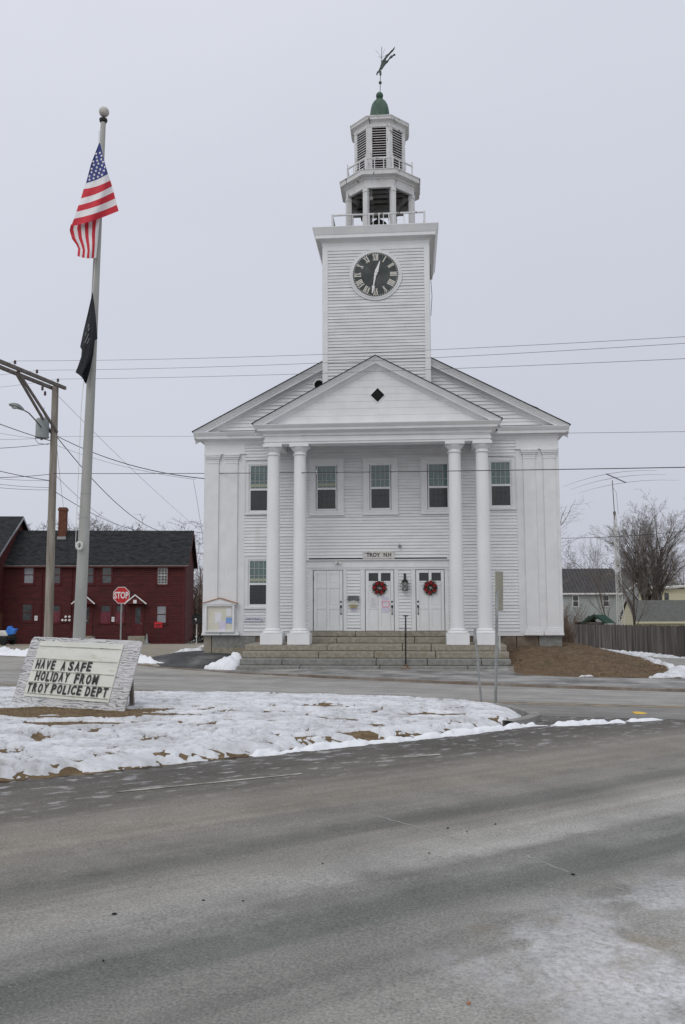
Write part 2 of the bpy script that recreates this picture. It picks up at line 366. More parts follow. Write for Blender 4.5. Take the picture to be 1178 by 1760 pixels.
def asphalt(name, stops, ang, n0, n1, flecks=0.35, white=None):
    """worn asphalt: long wheel tracks of dried salt across the direction of travel, aggregate grain, pale flecks"""
    n = NT(name)
    sx = n.n.new('ShaderNodeSeparateXYZ'); n.link(n.tc.outputs['Object'], sx.inputs[0])
    cross = n.math('ADD', n.math('MULTIPLY', sx.outputs[0], -math.sin(ang)), n.math('MULTIPLY', sx.outputs[1], math.cos(ang)))
    wob = n.noise(.35, 4); wob2 = n.noise(2.2, 6, (1, 1, 1), .7); strk = n.noise(3.0, 5, (.12, 1.6, 1), .6, (0, 0, ang))
    c = n.math('ADD', cross, n.math('MULTIPLY_ADD', wob, .7, -.35)); c = n.math('ADD', c, n.math('MULTIPLY_ADD', wob2, .30, -.15))
    c = n.math('ADD', c, n.math('MULTIPLY_ADD', strk, .5, -.25))
    f = n.math('DIVIDE', n.math('SUBTRACT', c, n0), n1-n0)
    base = n.ramp(f, [((p-n0)/(n1-n0), cc) for p, cc in stops], 'EASE')
    st2 = n.noise(1.5, 7, (.06, 2.2, 1), .6, (0, 0, ang))
    base = n.mix(1.0, base, n.ramp(st2, [(.32, .80), (.68, 1.16)]), 'MULTIPLY')
    mott = n.noise(1.1, 8, (1, 1, 1), .68)
    base = n.mix(1.0, base, n.ramp(mott, [(.30, .78), (.70, 1.20)]), 'MULTIPLY')
    grain = n.noise(62, 5, (1, 1, 1), .75)
    base = n.mix(1.0, base, n.ramp(grain, [(.30, .52), (.70, 1.48)]), 'MULTIPLY')
    vor = n.n.new('ShaderNodeTexVoronoi'); vor.inputs['Scale'].default_value = 38; n.link(n.coord(), vor.inputs['Vector'])
    fl = n.math('MULTIPLY', n.ramp(vor.outputs['Distance'], [(.10, 1.0), (.24, 0.0)]), n.ramp(n.noise(1.4, 5, (1, 1, 1), .7), [(.42, 0.0), (.62, flecks)]))
    base = n.mix(fl, base, (.36, .36, .35))
    if white: base = white(n, base, cross, sx)
    n.bump(n.noise(130, 5, (1, 1, 1), .7), .35, .008)
    return n.fin(base, .82, .25)

A = math.radians(39)
def near_extra(n, base, cross, sx):
    # dried snow slush in the lower right, thin trodden snow flecks beside the island
    al = n.math('ADD', n.math('MULTIPLY', sx.outputs[0], math.cos(A)), n.math('MULTIPLY', sx.outputs[1], math.sin(A)))
    msk = n.math('MULTIPLY', n.ramp(n.math('DIVIDE', n.math('SUBTRACT', -19.4, cross), 2.0), [(0.0, 0.0), (.25, .55), (.6, 1.0)]),
                 n.ramp(n.math('DIVIDE', n.math('ADD', al, 14.9), 1.6), [(0.0, 0.0), (.5, 1.0)]))
    pat = n.noise(1.5, 9, (1, 1, 1), .62, dist=.6)
    w = n.math('MULTIPLY', msk, n.ramp(pat, [(.43, 0.0), (.52, 1.0)]))
    ft = n.noise(3.0, 8, (1, 1, 1), .7)
    w = n.math('MULTIPLY', w, n.math('MULTIPLY', n.ramp(ft, [(.36, .15), (.56, .95)]), n.ramp(n.noise(26, 5, (1, 1, 1), .75), [(.36, .25), (.58, 1.0)])))
    tan_ = n.math('MULTIPLY', msk, n.ramp(n.noise(2.6, 6), [(.54, 0.0), (.66, .7)]))
    base = n.mix(tan_, base, (.26, .215, .15))
    base = n.mix(w, base, (.62, .62, .645))
    near = n.ramp(n.math('DIVIDE', n.math('ADD', cross, 16.0), 3.0), [(0.0, 0.0), (.22, .55), (.75, .85)])
    fl = n.math('MULTIPLY', near, n.ramp(n.noise(5.5, 5, (.7, 1.3, 1), .6, (0, 0, A)), [(.555, 0.0), (.66, .70)]))
    return n.mix(fl, base, (.55, .55, .57))
m_near = asphalt('salted foreground asphalt', [(-21.6, (0.298, 0.296, 0.279)), (-20.3, (0.311, 0.305, 0.286)), (-19.55, (0.210, 0.207, 0.193)), (-19.10, (0.133, 0.137, 0.128)), (-18.80, (0.204, 0.204, 0.189)),
    (-18.42, (0.325, 0.320, 0.301)), (-18.0, (0.284, 0.271, 0.246)), (-17.55, (0.155, 0.152, 0.140)), (-17.15, (0.199, 0.191, 0.175)), (-16.60, (0.241, 0.224, 0.193)), (-16.05, (0.212, 0.197, 0.173)), (-15.45, (0.133, 0.124, 0.110)), (-14.2, (0.096, 0.090, 0.082)), (-12.6, (0.153, 0.146, 0.132))],
    A, -21.6, -12.6, .75, near_extra)
B_ = math.radians(-16)
m_main = asphalt('worn main street asphalt', [(-14, (0.177, 0.172, 0.162)), (-11.8, (0.214, 0.211, 0.202)), (-10.9, (0.251, 0.242, 0.230)), (-9.8, (0.317, 0.307, 0.294)), (-8.6, (0.303, 0.296, 0.285)), (-7.5, (0.333, 0.322, 0.308)), (-6.6, (0.266, 0.258, 0.243)), (-5.8, (0.324, 0.314, 0.292)), (0, (0.310, 0.299, 0.283))], B_, -14, 0, .15)
m_lot = M('sandy parking lot', (.20, .17, .125), (.30, .27, .215), .5, (1, 2.2, 1), rough=.9, bump=.3, c3=(.34, .325, .29), s3=.35, st3=(1, 2.5, 1), lo3=.48, hi3=.66)
m_blacktop = M('new blacktop', (.035, .036, .038), (.075, .075, .076), 1.2, rough=.8, bump=.3, bscale=80, c3=(.20, .20, .195), s3=.8, lo3=.52, hi3=.75)
m_walk = M('grey pavement', (.13, .13, .128), (.35, .345, .335), .9, rough=.88, bump=.25, bscale=60, c3=(.46, .46, .46), s3=1.4, st3=(1, 1.6, 1), lo3=.56, hi3=.72)
m_kerb = M('rust stained kerb stone', (.15, .115, .09), (.25, .215, .18), 2, rough=.9, bump=.3, c3=(.30, .29, .27), s3=.8, lo3=.5, hi3=.65)
m_gkerb = M('grey kerb stone', (.20, .195, .185), (.28, .27, .26), 5, rough=.9, bump=.3)
m_drive = M('pale driveway', (.24, .235, .22), (.32, .31, .29), 1.5, rough=.9, bump=.2)
def worn_line(name, c, under):
    n = NT(name); w = n.ramp(n.noise(3.5, 8, (1, 1, 1), .7), [(.38, 0.0), (.60, .9)]); return n.fin(n.mix(w, under, c), .85, .2)
m_yline = worn_line('worn yellow line', (.44, .34, .20), (.20, .185, .16))
m_wline = worn_line('worn white line', (.50, .48, .43), (.13, .128, .12))

# plywood for the message board
n_ = NT('weathered painted plywood')
wv = n_.n.new('ShaderNodeTexWave'); wv.wave_type = 'RINGS'; wv.inputs['Scale'].default_value = 6.0; wv.inputs['Distortion'].default_value = 14.0
wv.inputs['Detail'].default_value = 4; wv.inputs['Detail Scale'].default_value = 1.4
n_.link(n_.coord((.45, 1, 1.3)), wv.inputs['Vector'])
gr = n_.ramp(wv.outputs['Fac'], [(.0, (.17, .165, .165)), (.20, (.42, .42, .425)), (.5, (.50, .50, .51)), (1.0, (.56, .56, .57))])
pl = n_.mix(n_.ramp(n_.noise(2.6, 7, (1, 1, 2.2), .65), [(.63, 0.0), (.66, 1.0)]), gr, (.13, .165, .165))
pl = n_.mix(n_.ramp(n_.noise(1.7, 7, (1, 1, 1.4), .65), [(.50, 0.0), (.66, .8)]), pl, (.60, .60, .62))
n_.bump(wv.outputs['Fac'], .25); m_ply = n_.fin(pl, .8, .2)

# ------------------------------------------------------------------ ground, roads, pavements
def drape(name, poly, off, mat, step=.5, label=None, cat=None, kind='structure'):
    bm = bmesh.new(); vs = [bm.verts.new((p[0], p[1], 0)) for p in poly]; bm.faces.new(vs)
    bmesh.ops.triangulate(bm, faces=bm.faces[:])
    xs = [p[0] for p in poly]; ys = [p[1] for p in poly]
    for ax, lo, hi in ((0, min(xs), max(xs)), (1, min(ys), max(ys))):
        k = math.ceil(lo/step)
        while k*step < hi:
            co = [0, 0, 0]; no = [0, 0, 0]; co[ax] = k*step; no[ax] = 1
            bmesh.ops.bisect_plane(bm, geom=bm.verts[:]+bm.edges[:]+bm.faces[:], plane_co=co, plane_no=no); k += 1
    for v in bm.verts: v.co.z = gz(v.co.x, v.co.y)+off
    bm.normal_update()
    for f in bm.faces:
        if f.normal.z < 0: f.normal_flip()
    me = bpy.data.meshes.new(name); bm.to_mesh(me); bm.free(); me.materials.append(mat)
    o = bpy.data.objects.new(name, me); COL.objects.link(o); return tag(o, label, cat, None, kind)

def terrain():
    xs = np.concatenate([np.linspace(-900, -70, 8), np.arange(-60, -20, 4), np.arange(-20, 22, .5), np.arange(22, 62, 4), np.linspace(70, 900, 8)])
    ys = np.concatenate([np.linspace(-400, -60, 5), np.arange(-50, -28, 3), np.arange(-28, 20, .5), np.arange(20, 80, 3), np.linspace(90, 1500, 8)])
    X, Y = np.meshgrid(xs, ys); Z = g(X, Y)-.035
    me = bpy.data.meshes.new('ground'); nx = len(xs)
    f = [(j*nx+i, j*nx+i+1, (j+1)*nx+i+1, (j+1)*nx+i) for j in range(len(ys)-1) for i in range(nx-1)]
    me.from_pydata([tuple(p) for p in np.stack([X.ravel(), Y.ravel(), Z.ravel()], 1)], [], f); me.materials.append(m_lot)
    o = bpy.data.objects.new('ground', me); COL.objects.link(o); tag(o, kind='structure')
terrain()
KERB = [(-24, 10.5), (-15.2, 3.4), (-11.6, .6), (-7.9, -1.8), (-5.7, -3.25), (-3.84, -4.4), (-1.27, -5.97), (1.53, -7.49), (3.7, -8.49), (5.45, -9.17), (7.07, -9.65), (12, -10.8), (30, -14)]
YEL = [(-24, 1.0), (-15, -5.3), (-9.33, -8.4), (-5, -10.15), (-1.5, -11.2), (3.21, -12.3), (6.11, -12.8), (12, -13.7), (30, -16)]
def offs(path, d):
    out = []
    for i, p in enumerate(path):
        a = Vector(path[max(i-1, 0)]); b = Vector(path[min(i+1, len(path)-1)]); t = (b-a).normalized(); out.append((p[0]+t.y*d, p[1]-t.x*d))
    return out
drape('road', [(-24, -2.5), (-14, -8), (-9, -10.4), (-4, -12.0), (0, -12.9), (4, -13.6), (9, -14.4), (30, -18), (30, -60), (-40, -60), (-40, -8)], 0.0, m_near, 2.0)
drape('main_street', KERB+offs(YEL, 2.0)[::-1], 0.004, m_main, 1.0)
def ribbon(name, path, w, off, mat, kind='structure', step=.6):
    pts = []
    for a, b in zip(path, path[1:]):
        a = Vector(a); b = Vector(b); k = max(1, int((b-a).length/step)); pts += [a.lerp(b, i/k) for i in range(k)]
    pts.append(Vector(path[-1])); L = offs(pts, w/2); R = offs(pts, -w/2)
    mb = MB()
    for i in range(len(pts)-1):
        mb.face([(q[0], q[1], gz(*q)+off) for q in (L[i], L[i+1], R[i+1], R[i])])
    return tag(mb.build(name, mat), kind=kind)
ribbon('road_marking', offs(YEL, -.12), .11, .009, m_yline)
ribbon('road_marking', offs(YEL, .12), .11, .009, m_yline)
EDGE = [(-3.6, -22.0), (-1.81, -20.88), (-.14, -19.80), (.96, -18.9), (1.6, -18.45), (2.6, -17.8)]
ribbon('road_marking', [EDGE[1], (-1.0, -20.36), EDGE[2]], .055, .005, m_wline)
ribbon('road_marking', [(.94, -18.68), (1.39, -18.42)], .07, .005, m_wline)
# kerb
mb = MB()
def kerb_h(x): return .025+.045*float(S(x, -4.5, -1.5))
kp = []
for a, b in zip(KERB, KERB[1:]):
    a = Vector(a); b = Vector(b); k = max(1, int((b-a).length/.5)); kp += [a.lerp(b, i/k) for i in range(k)]
kp.append(Vector(KERB[-1])); kL = offs(kp, .0); kR = offs(kp, -.16)
for i in range(len(kp)-1):
    p0, p1, q0, q1 = kL[i], kL[i+1], kR[i], kR[i+1]
    jit = .012*(vnoise(i*.7, 3.1, 5)-.5)
    z = lambda q, h: (q[0], q[1], gz(*q)+h)
    h0 = kerb_h(p0[0])+jit; h1 = kerb_h(p1[0])+jit
    mb.face([z(p0, -.03), z(p1, -.03), z(p1, h1), z(p0, h0)]); mb.face([z(p0, h0), z(p1, h1), z(q1, h1), z(q0, h0)])
tag(mb.build('kerb', m_kerb), kind='structure')
def walk(path_front, back, name, mat, dz):
    pass
# pavement between kerb and steps / lawn, raised to the kerb top
def slab(name, poly, hfun, mat, step=.4):
    o = drape(name, poly, 0.0, mat, step)
    for v in o.data.vertices: v.co.z += hfun(v.co.x)
    return o
KB = offs(KERB, -.15)
slab('sidewalk', [p for p in KB[4:]][:-1]+[(12, -6.6), (8.15, -6.3), (7.28, -6.29), (5.56, -5.99), (4.1, -5.4), (4.1, -3.2), (-4.35, -3.2), (-6.0, -2.95)], lambda x: kerb_h(x)-.008, m_walk)
slab('forecourt', KB[:5]+[(-6.0, -2.95), (-4.35, -3.2), (-4.35, .1), (-6.3, .1), (-6.6, 3.0), (-9.5, 5.0), (-16, 10.5), (-24, 14)], lambda x: kerb_h(x)-.012, m_lot)
slab('driveway', [(-6.9, -2.35), (-5.2, -3.0), (-4.36, -3.2), (-4.36, -.02), (-6.15, -.02), (-6.35, 1.5), (-7.0, 4.0), (-8.3, 3.6), (-7.7, 1.5), (-8.3, .2)], lambda x: kerb_h(x)-.004, m_blacktop)
# winter lawn on the right of the steps, with a lumpy surface
def lumpy(name, poly, res, amp, mat, off=0.0, seed=3, sc_=3.0):
    o = drape(name, poly, off, mat, res)
    n = len(o.data.vertices); co = np.zeros(n*3); o.data.vertices.foreach_get('co', co); co = co.reshape(-1, 3)
    co[:, 2] += amp*(fnoise(co[:, 0]*sc_, co[:, 1]*sc_, seed)-.45); o.data.vertices.foreach_set('co', co.ravel()); o.data.update(); return o
LAWN = [(4.08, -3.3), (3.9, -5.42), (5.56, -6.0), (7.28, -6.3), (8.05, -6.3), (8.5, -3.5), (9.0, -1.5), (9.7, 3.7), (10.2, 15), (11.5, 24), (6.4, 24), (6.2, .05), (4.08, .05)]
lawn = lumpy('lawn', LAWN, .16, .11, m_lawn, .05, 3, 2.2)
drape('driveway', [(8.2, -6.3), (12.5, -6.6), (13.2, 0), (13.4, 20), (14.0, 47), (12.5, 47), (11.0, 30), (10.2, 15), (9.7, 3.7), (8.9, -1.8)], .02, m_drive, .8)
# loose grass blades so the lawn edge is not clean
def blades(name, spots, h, mat, label, seed):
    rng = random.Random(seed); mb = MB()
    for x, y, z in spots:
        for _ in range(rng.randint(3, 6)):
            a = rng.uniform(0, 6.283); l = h*rng.uniform(.5, 1.2); dx, dy = math.cos(a), math.sin(a); ox = x+rng.uniform(-.05, .05); oy = y+rng.uniform(-.05, .05); w = .006
            mb.face([(ox-dy*w, oy+dx*w, z-.02), (ox+dy*w, oy-dx*w, z-.02), (ox+dx*l*.8, oy+dy*l*.8, z+l*.6)])
    return tag(mb.build(name, mat), label, 'grass', None, 'stuff')

lv_ = np.array([tuple(v.co) for v in lawn.data.vertices]); rng = random.Random(21); sp_l = []
for _ in range(12000):
    v = lv_[rng.randrange(len(lv_))]
    if v[1] < 3: sp_l.append((v[0]+rng.uniform(-.1, .1), v[1]+rng.uniform(-.1, .1), v[2]-.01))
blades('dead_grass', sp_l, .075, m_straw2, 'matted dead grass blades over the brown lawn beside the steps', 22)

# traffic island: a low mound of dead grass with a stone kerb at its tip, under melting snow
ISL = [(-9.5, -9.75), (-8.36, -10.35), (-4.78, -11.35), (-2.73, -11.45), (-.72, -11.7), (.96, -12.15), (2.2, -12.85), (2.65, -13.5), (2.88, -14.3), (2.92, -14.9), (2.65, -15.5), (2.05, -16.1), (.98, -17.1), (-.07, -17.85), (-1.08, -18.75), (-2.24, -19.75), (-2.72, -20.1), (-3.4, -20.5), (-6, -21.9), (-11, -24.2), (-14, -15)]
def poly_sd(px, py, poly):
    """signed distance, positive inside"""
    d = np.full(px.shape, 1e9); inside = np.zeros(px.shape, bool); n = len(poly)
    for i in range(n):
        x0, y0 = poly[i]; x1, y1 = poly[(i+1) % n]; ex, ey = x1-x0, y1-y0
        t = np.clip(((px-x0)*ex+(py-y0)*ey)/(ex*ex+ey*ey), 0, 1)
        d = np.minimum(d, np.hypot(px-x0-t*ex, py-y0-t*ey))
        if y0 != y1:
            c_ = ((y0 > py) != (y1 > py)) & (px < (x1-x0)*(py-y0)/(y1-y0)+x0); inside ^= c_
    return np.where(inside, d, -d)
def mound(x, y, sd): return .10*S(sd, 0.0, .25)+.13*S(sd, .2, 3.2)
def isl_z(x, y):
    sd = poly_sd(np.array([float(x)]), np.array([float(y)]), ISL); return gz(x, y)+float(mound(x, y, sd)[0])
def grid_mesh(name, X, Y, Z, keep, mat):
    ny, nx = X.shape; idx = np.arange(nx*ny).reshape(ny, nx)
    q = np.stack([idx[:-1, :-1], idx[:-1, 1:], idx[1:, 1:], idx[1:, :-1]], -1)
    k = keep[:-1, :-1] | keep[:-1, 1:] | keep[1:, 1:] | keep[1:, :-1]; q = q[k]
    used, inv = np.unique(q, return_inverse=True); q = inv.reshape(q.shape)
    V = np.stack([X.ravel(), Y.ravel(), Z.ravel()], 1)[used]
    me = bpy.data.meshes.new(name); me.vertices.add(len(V)); me.vertices.foreach_set('co', V.ravel())
    me.loops.add(q.size); me.loops.foreach_set('vertex_index', q.ravel().astype(np.int32))
    me.polygons.add(len(q)); me.polygons.foreach_set('loop_start', np.arange(0, q.size, 4, dtype=np.int32)); me.polygons.foreach_set('loop_total', np.full(len(q), 4, dtype=np.int32))
    me.polygons.foreach_set('use_smooth', np.ones(len(q), bool)); me.update(calc_edges=True); me.validate(); me.materials.append(mat)
    o = bpy.data.objects.new(name, me); COL.objects.link(o); return o
gx = np.arange(-11.0, 3.6, .04); gy = np.arange(-22.2, -9.6, .04)
X, Y = np.meshgrid(gx, gy); SD = poly_sd(X, Y, ISL)
base = g(X, Y)+mound(X, Y, SD)
soil = base+.03*(fnoise(X*4, Y*4, 11)-.5)*S(SD, 0, .2)
Xs, Ys, Zs, Ks = X[::3, ::3], Y[::3, ::3], soil[::3, ::3], (SD > -.02)[::3, ::3]
tag(grid_mesh('traffic_island', Xs, Ys, Zs, Ks, m_dead), kind='structure')
rag = .22*(fnoise(X*2.2, Y*2.2, 21, 5)-.5)+.10*(fnoise(X*8, Y*8, 23, 3)-.5)
sdr = SD+rag+.02
big = fnoise(X*.55, Y*.55, 31, 4); fin = fnoise(X*3.2, Y*4.2, 41, 4); mic = fnoise(X*9, Y*11, 51, 3)
thick = .036*S(sdr, -.02, .14)-.04*(1-S(sdr, -.10, .03))
tuft = fnoise(X*2.6+Y*1.1, Y*5.5-X*1.4, 43, 4); mic2 = fnoise(X*15, Y*17, 57, 3)
thick = thick+.030*(big-.5)+.042*(fin-.47)+.022*(mic-.5)+.012*(mic2-.5)
spots = .5*mic+.5*tuft+.22*(mic2-.5)+.25*(big-.5)
fl2 = .55*fnoise(X*6+Y*2, Y*13-X*3, 91, 3)+.45*mic2
thick = thick-.062*S(spots, .635, .69)*S(sdr, .2, .5)-.060*S(fl2, .525, .60)
# trodden and melted holes
rng = random.Random(7)
holes = [(G(550, 1213, .22), .35, .12), (G(590, 1228, .22), .22, .12), (G(620, 1244, .22), .3, .11), (G(652, 1262, .22), .3, .13), (G(745, 1218, .22), .5, .16), (G(120, 1226, .22), 1.6, .30), (G(60, 1220, .22), 1.3, .30), (G(170, 1232, .22), 1.0, .25), (G(230, 1222, .22), .6, .12), (G(140, 1243, .22), .7, .16), (G(480, 1222, .22), .3, .1), (G(340, 1240, .22), .3, .1), (G(800, 1254, .22), .7, .1), (G(850, 1248, .22), .6, .12), (G(900, 1238, .22), .6, .13), (G(150, 1302, .22), .25, .08), (G(330, 1300, .22), .2, .07)]
for _ in range(150):
    holes.append((Vector((rng.uniform(-9, 2.6), rng.uniform(-20.5, -11.5), 0)), rng.uniform(.08, .22), rng.uniform(.04, .09)))
for c, a, b in holes:
    q = ((X-c.x)*.95+(Y-c.y)*.3)**2/(a*a)+((Y-c.y)*.95-(X-c.x)*.3)**2/(b*b); thick = thick-.11*np.exp(-q*1.2)*(.6+.8*mic)
Z = base+np.clip(thick, -.09, .14)+.004
Z = np.where(thick > 0, Z, np.minimum(Z, soil-.015))
tag(grid_mesh('snow', X, Y, Z, (thick > -.03) & (sdr > -.12), m_snow), 'patchy melting snow lying over the dead grass of the traffic island', 'snow', None, 'stuff')
bare = np.argwhere((thick < -.003) & (SD > .05)); rng.shuffle(bl := bare.tolist())
blades('dead_grass', [(X[i, j], Y[i, j], soil[i, j]) for i, j in bl[:2600]], .055, m_straw, 'dead straw coloured grass showing through holes in the snow', 5)
# stone kerb at the tip of the island
tip = [(2.50, -13.2), (2.80, -13.9), (2.98, -14.6), (2.98, -14.95), (2.74, -15.45), (2.45, -15.80)]
mb = MB(); tL = offs(tip, .03); tR = offs(tip, -.15)
for i in range(len(tip)-1):
    z = lambda q, h: (q[0], q[1], gz(*q)+h)
    p0, p1, q0, q1 = tL[i], tL[i+1], tR[i], tR[i+1]; h = .10
    mb.face([z(p0, -.03), z(p1, -.03), z(p1, h), z(p0, h)]); mb.face([z(p0, h), z(p1, h), z(q1, h), z(q0, h)]); mb.face([z(q0, h), z(q1, h), z(q1, -.03), z(q0, -.03)])
tag(mb.build('island_kerb', m_gkerb, bevel=.012), kind='structure')

def snow_strip(name, poly, res, h, seed, mat, label, rough=.5, base_off=0.0, soft=.25, cat='snow', kind='stuff', lump=3.0):
    xs = [p[0] for p in poly]; ys = [p[1] for p in poly]
    X, Y = np.meshgrid(np.arange(min(xs)-.2, max(xs)+.2, res), np.arange(min(ys)-.2, max(ys)+.2, res))
    sd = poly_sd(X, Y, poly)+rough*(fnoise(X*lump, Y*lump, seed, 4)-.5)
    t = h*S(sd, 0, soft)*(.45+1.1*fnoise(X*lump*1.7, Y*lump*1.7, seed+3, 4))
    Z = g(X, Y)+base_off+np.where(sd > 0, t+.006, -.03)
    return tag(grid_mesh(name, X, Y, Z, sd > 0, mat), label, cat, None, kind)
def band(pa, w): return offs(pa, w/2)+offs(pa, -w/2)[::-1]
snow_strip('snow_ridge', band([(-.9, -18.72), (0, -17.95), (1.05, -17.22), (2.1, -16.30), (2.75, -15.72), (3.5, -15.48), (4.4, -15.1)], .19), .025, .055, 61, m_dirtysnow, 'low ridge of plowed snow running along the road edge past the island tip', .24, 0.0, .10, lump=5.0)
snow_strip('snow_ridge', band([(4.5, -15.0), (4.75, -14.88), (5.1, -14.7)], .14), .03, .06, 64, m_dirtysnow, 'last small lump of plowed snow out in the road junction', .15, 0.0, .1)
snow_strip('snow_strip', [(13.9, 44), (13.4, 30), (13.1, 18), (12.9, 10), (12.8, 4), (12.8, -1), (13.3, -1), (13.5, 10), (13.8, 30), (14.4, 44)], .07, .14, 71, m_snow, 'long strip of snow between the pale driveway and the board fence', .7, 0.0, .3)
snow_strip('snow_strip', [(9.0, -2.4), (9.45, 1.5), (9.85, 7), (10.3, 16), (11.6, 26), (12.6, 38), (11.9, 38), (10.6, 26), (9.7, 16), (9.3, 7), (9.0, 1.5), (8.75, -1.8)], .06, .12, 73, m_snow, 'thin snow along the lawn side of the pale driveway', .8, .03, .25)
snow_strip('snow_patch', [(7.2, -6.0), (8.0, -5.0), (8.6, -3.2), (9.6, -2.4), (10.2, -4), (10, -6.2), (8.4, -6.5)], .05, .12, 75, m_snow, 'snow patch at the lawn corner where the driveway meets the pavement', .6, .02, .3)
snow_strip('snow_patch', [(5.5, -5.85), (5.95, -5.85), (5.9, -5.7), (5.55, -5.7)], .03, .06, 77, m_snow, 'tiny scrap of snow at the lower edge of the brown lawn', .1, .06, .1)
hx, hy = np.meshgrid(np.arange(-5.6, -4.22, .025), np.arange(-3.5, -1.7, .025)); hh = np.zeros(hx.shape)
for bx_, by_, br_, bh_ in ((-4.62, -2.75, .30, .34), (-4.45, -2.6, .24, .46), (-4.85, -2.85, .28, .25), (-5.08, -2.85, .22, .17), (-4.52, -3.02, .24, .24), (-4.75, -2.4, .3, .30), (-5.25, -2.8, .16, .09)):
    hh = np.maximum(hh, bh_*np.clip(1.25-((hx-bx_)**2+(hy-by_)**2)/(br_*br_), 0, 1)**.7)
hh = hh*(.75+.5*fnoise(hx*7, hy*7, 5, 4))+.05*(fnoise(hx*14, hy*14, 6, 3)-.5)*(hh > .02)
tag(grid_mesh('snow_pile', hx, hy, g(hx, hy)+np.where(hh > .015, hh+.03, -.03), hh > .015, m_dirtysnow), 'lumpy heap of shovelled snow against the end of the stone steps', 'snow pile')
snow_strip('snow_pile', [(-10.5, .3), (-8.8, -.9), (-7.4, -1.75), (-7.0, -1.6), (-8.0, -.6), (-9.5, .7)], .04, .26, 83, m_dirtysnow, 'long low heap of snow on the kerb behind the message board', .3, .02, .4, 'snow pile', None)
snow_strip('snow_pile', [(-16.5, 4.6), (-15, 3.6), (-13.6, 2.4), (-13.2, 3.0), (-15, 4.6), (-16.5, 5.4)], .05, .26, 85, m_dirtysnow, 'heap of snow on the far kerb beyond the message board end', .3, .02, .4, 'snow pile', None)
snow_strip('snow_strip', [(-8.0, 2.2), (-7.0, 1.4), (-6.5, 1.3), (-6.5, 1.6), (-7.2, 1.9)], .03, .08, 87, m_snow, 'narrow tongue of snow on the blacktop beside the hall corner', .12, .02, .1)
snow_strip('snow_strip', [(-13, 26), (-11.6, 25), (-10.6, 24.6), (-10.6, 25.2), (-12, 26.2)], .06, .10, 88, m_snow, 'faint streak of snow on the sandy lot before the red house', .2, 0.0, .2)
# pebbles and the dropped marker
for i, (px, py, r) in enumerate([(197, 1572, .022), (852, 1417, .018), (985, 1504, .02), (770, 1424, .018), (178, 1652, .014), (350, 1548, .014), (555, 1485, .014), (738, 1467, .013), (418, 1549, .012), (803, 1430, .012)]):
    q = G(px, py); mb = MB(); r *= .5; mb.lathe([(.001, 0), (r*.9, .2*r), (r, .5*r), (r*.6, .9*r), (.001, r)], (0, 0, 0), 7)
    o = mb.build('stone', m_rubber, loc=(q.x, q.y, q.z), rot=(0, 0, i*1.3)); o.scale = (1.6, .8, 1)
    tag(o, 'small dark stone lying loose on the salted road', 'stone', 'stones scattered on the road')
q = G(806, 1726); mb = MB(); mb.lathe([(.001, 0), (.010, .003), (.009, .009), (.001, .011)], (0, 0, 0), 7)
tag(mb.build('stone', m_orange, loc=q), 'tiny orange brown pebble on the salted road', 'stone')
q = G(1098, 1226); mb = MB()
pts = [(-.10, -.13), (.02, -.16), (.12, -.11), (.10, .05), (.02, .13), (-.09, .10)]; mb.prism(pts, 'z', .002, .012)
m_yel = M('yellow plastic', (.62, .36, .02), (.72, .45, .04), 4, rough=.5)
tag(mb.build('marker_plate', m_yel, loc=(q.x, q.y, q.z+.003), bevel=.008), 'small bright yellow plate lying flat on the road junction', 'marker')
# crack across the near road
def crack(pts_px, w, seed):
    rng = random.Random(seed); P_ = [G(*p) for p in pts_px]; path = []
    for a, b in zip(P_, P_[1:]):
        for i in range(9): t = i/9; path.append(((a.x+(b.x-a.x)*t)+rng.uniform(-.012, .012), (a.y+(b.y-a.y)*t)+rng.uniform(-.012, .012)))
    return ribbon('road_crack', path, w, .0012, m_seal, step=5)
m_seal = M('salt filled crack', (.25, .245, .235), (.33, .325, .31), 7, rough=.9)
crack([(640, 1400), (720, 1422), (800, 1446)], .014, 1); crack([(905, 1470), (985, 1503)], .014, 2); crack([(1020, 1515), (1095, 1536)], .011, 3)

# ------------------------------------------------------------------ town hall
hall = thing('town_hall', 'white clapboard town hall with four columns, a pediment and a clock tower', 'town hall', (0, 0, 0))
def clap(mb, o, eu, n, z0, z1, expo, rows, th=.024, gap=.009, seed=1, back=True, jit=.003):
    """lapped boards on the plane through o with horizontal direction eu and outward normal n; rows(z) -> [(s0, s1), ...]"""
    rng = random.Random(seed); o, eu, n = Vector(o), Vector(eu), Vector(n); z = z0; up = Vector((0, 0, 1))
    while z < z1-.01:
        zt = min(z+expo, z1); t_ = th*rng.uniform(.8, 1.2)
        for s0, s1 in rows(z, zt):
            if s1-s0 < .01: continue
            cuts = [s0]; p = s0+rng.uniform(.6, 4.5)
            while p < s1-.5: cuts.append(p); p += rng.uniform(2.5, 4.5)
            cuts.append(s1)
            for a, b in zip(cuts, cuts[1:]):
                j0, j1 = rng.uniform(-jit, jit), rng.uniform(-jit, jit); b2 = b-.0015
                A_, B_b = o+eu*a+up*(z+gap+j0), o+eu*b2+up*(z+gap+j1); C, D_ = o+eu*b2+up*(zt+.012), o+eu*a+up*(zt+.012)
                mb.face([A_+n*t_, B_b+n*t_, C+n*.003, D_+n*.003])
                mb.face([A_-n*.02, B_b-n*.02, B_b+n*t_, A_+n*t_])
                mb.face([D_+n*.003, D_-n*.015, A_-n*.015, A_+n*t_]); mb.face([C+n*.003, B_b+n*t_, B_b-n*.015, C-n*.015])
        z += expo
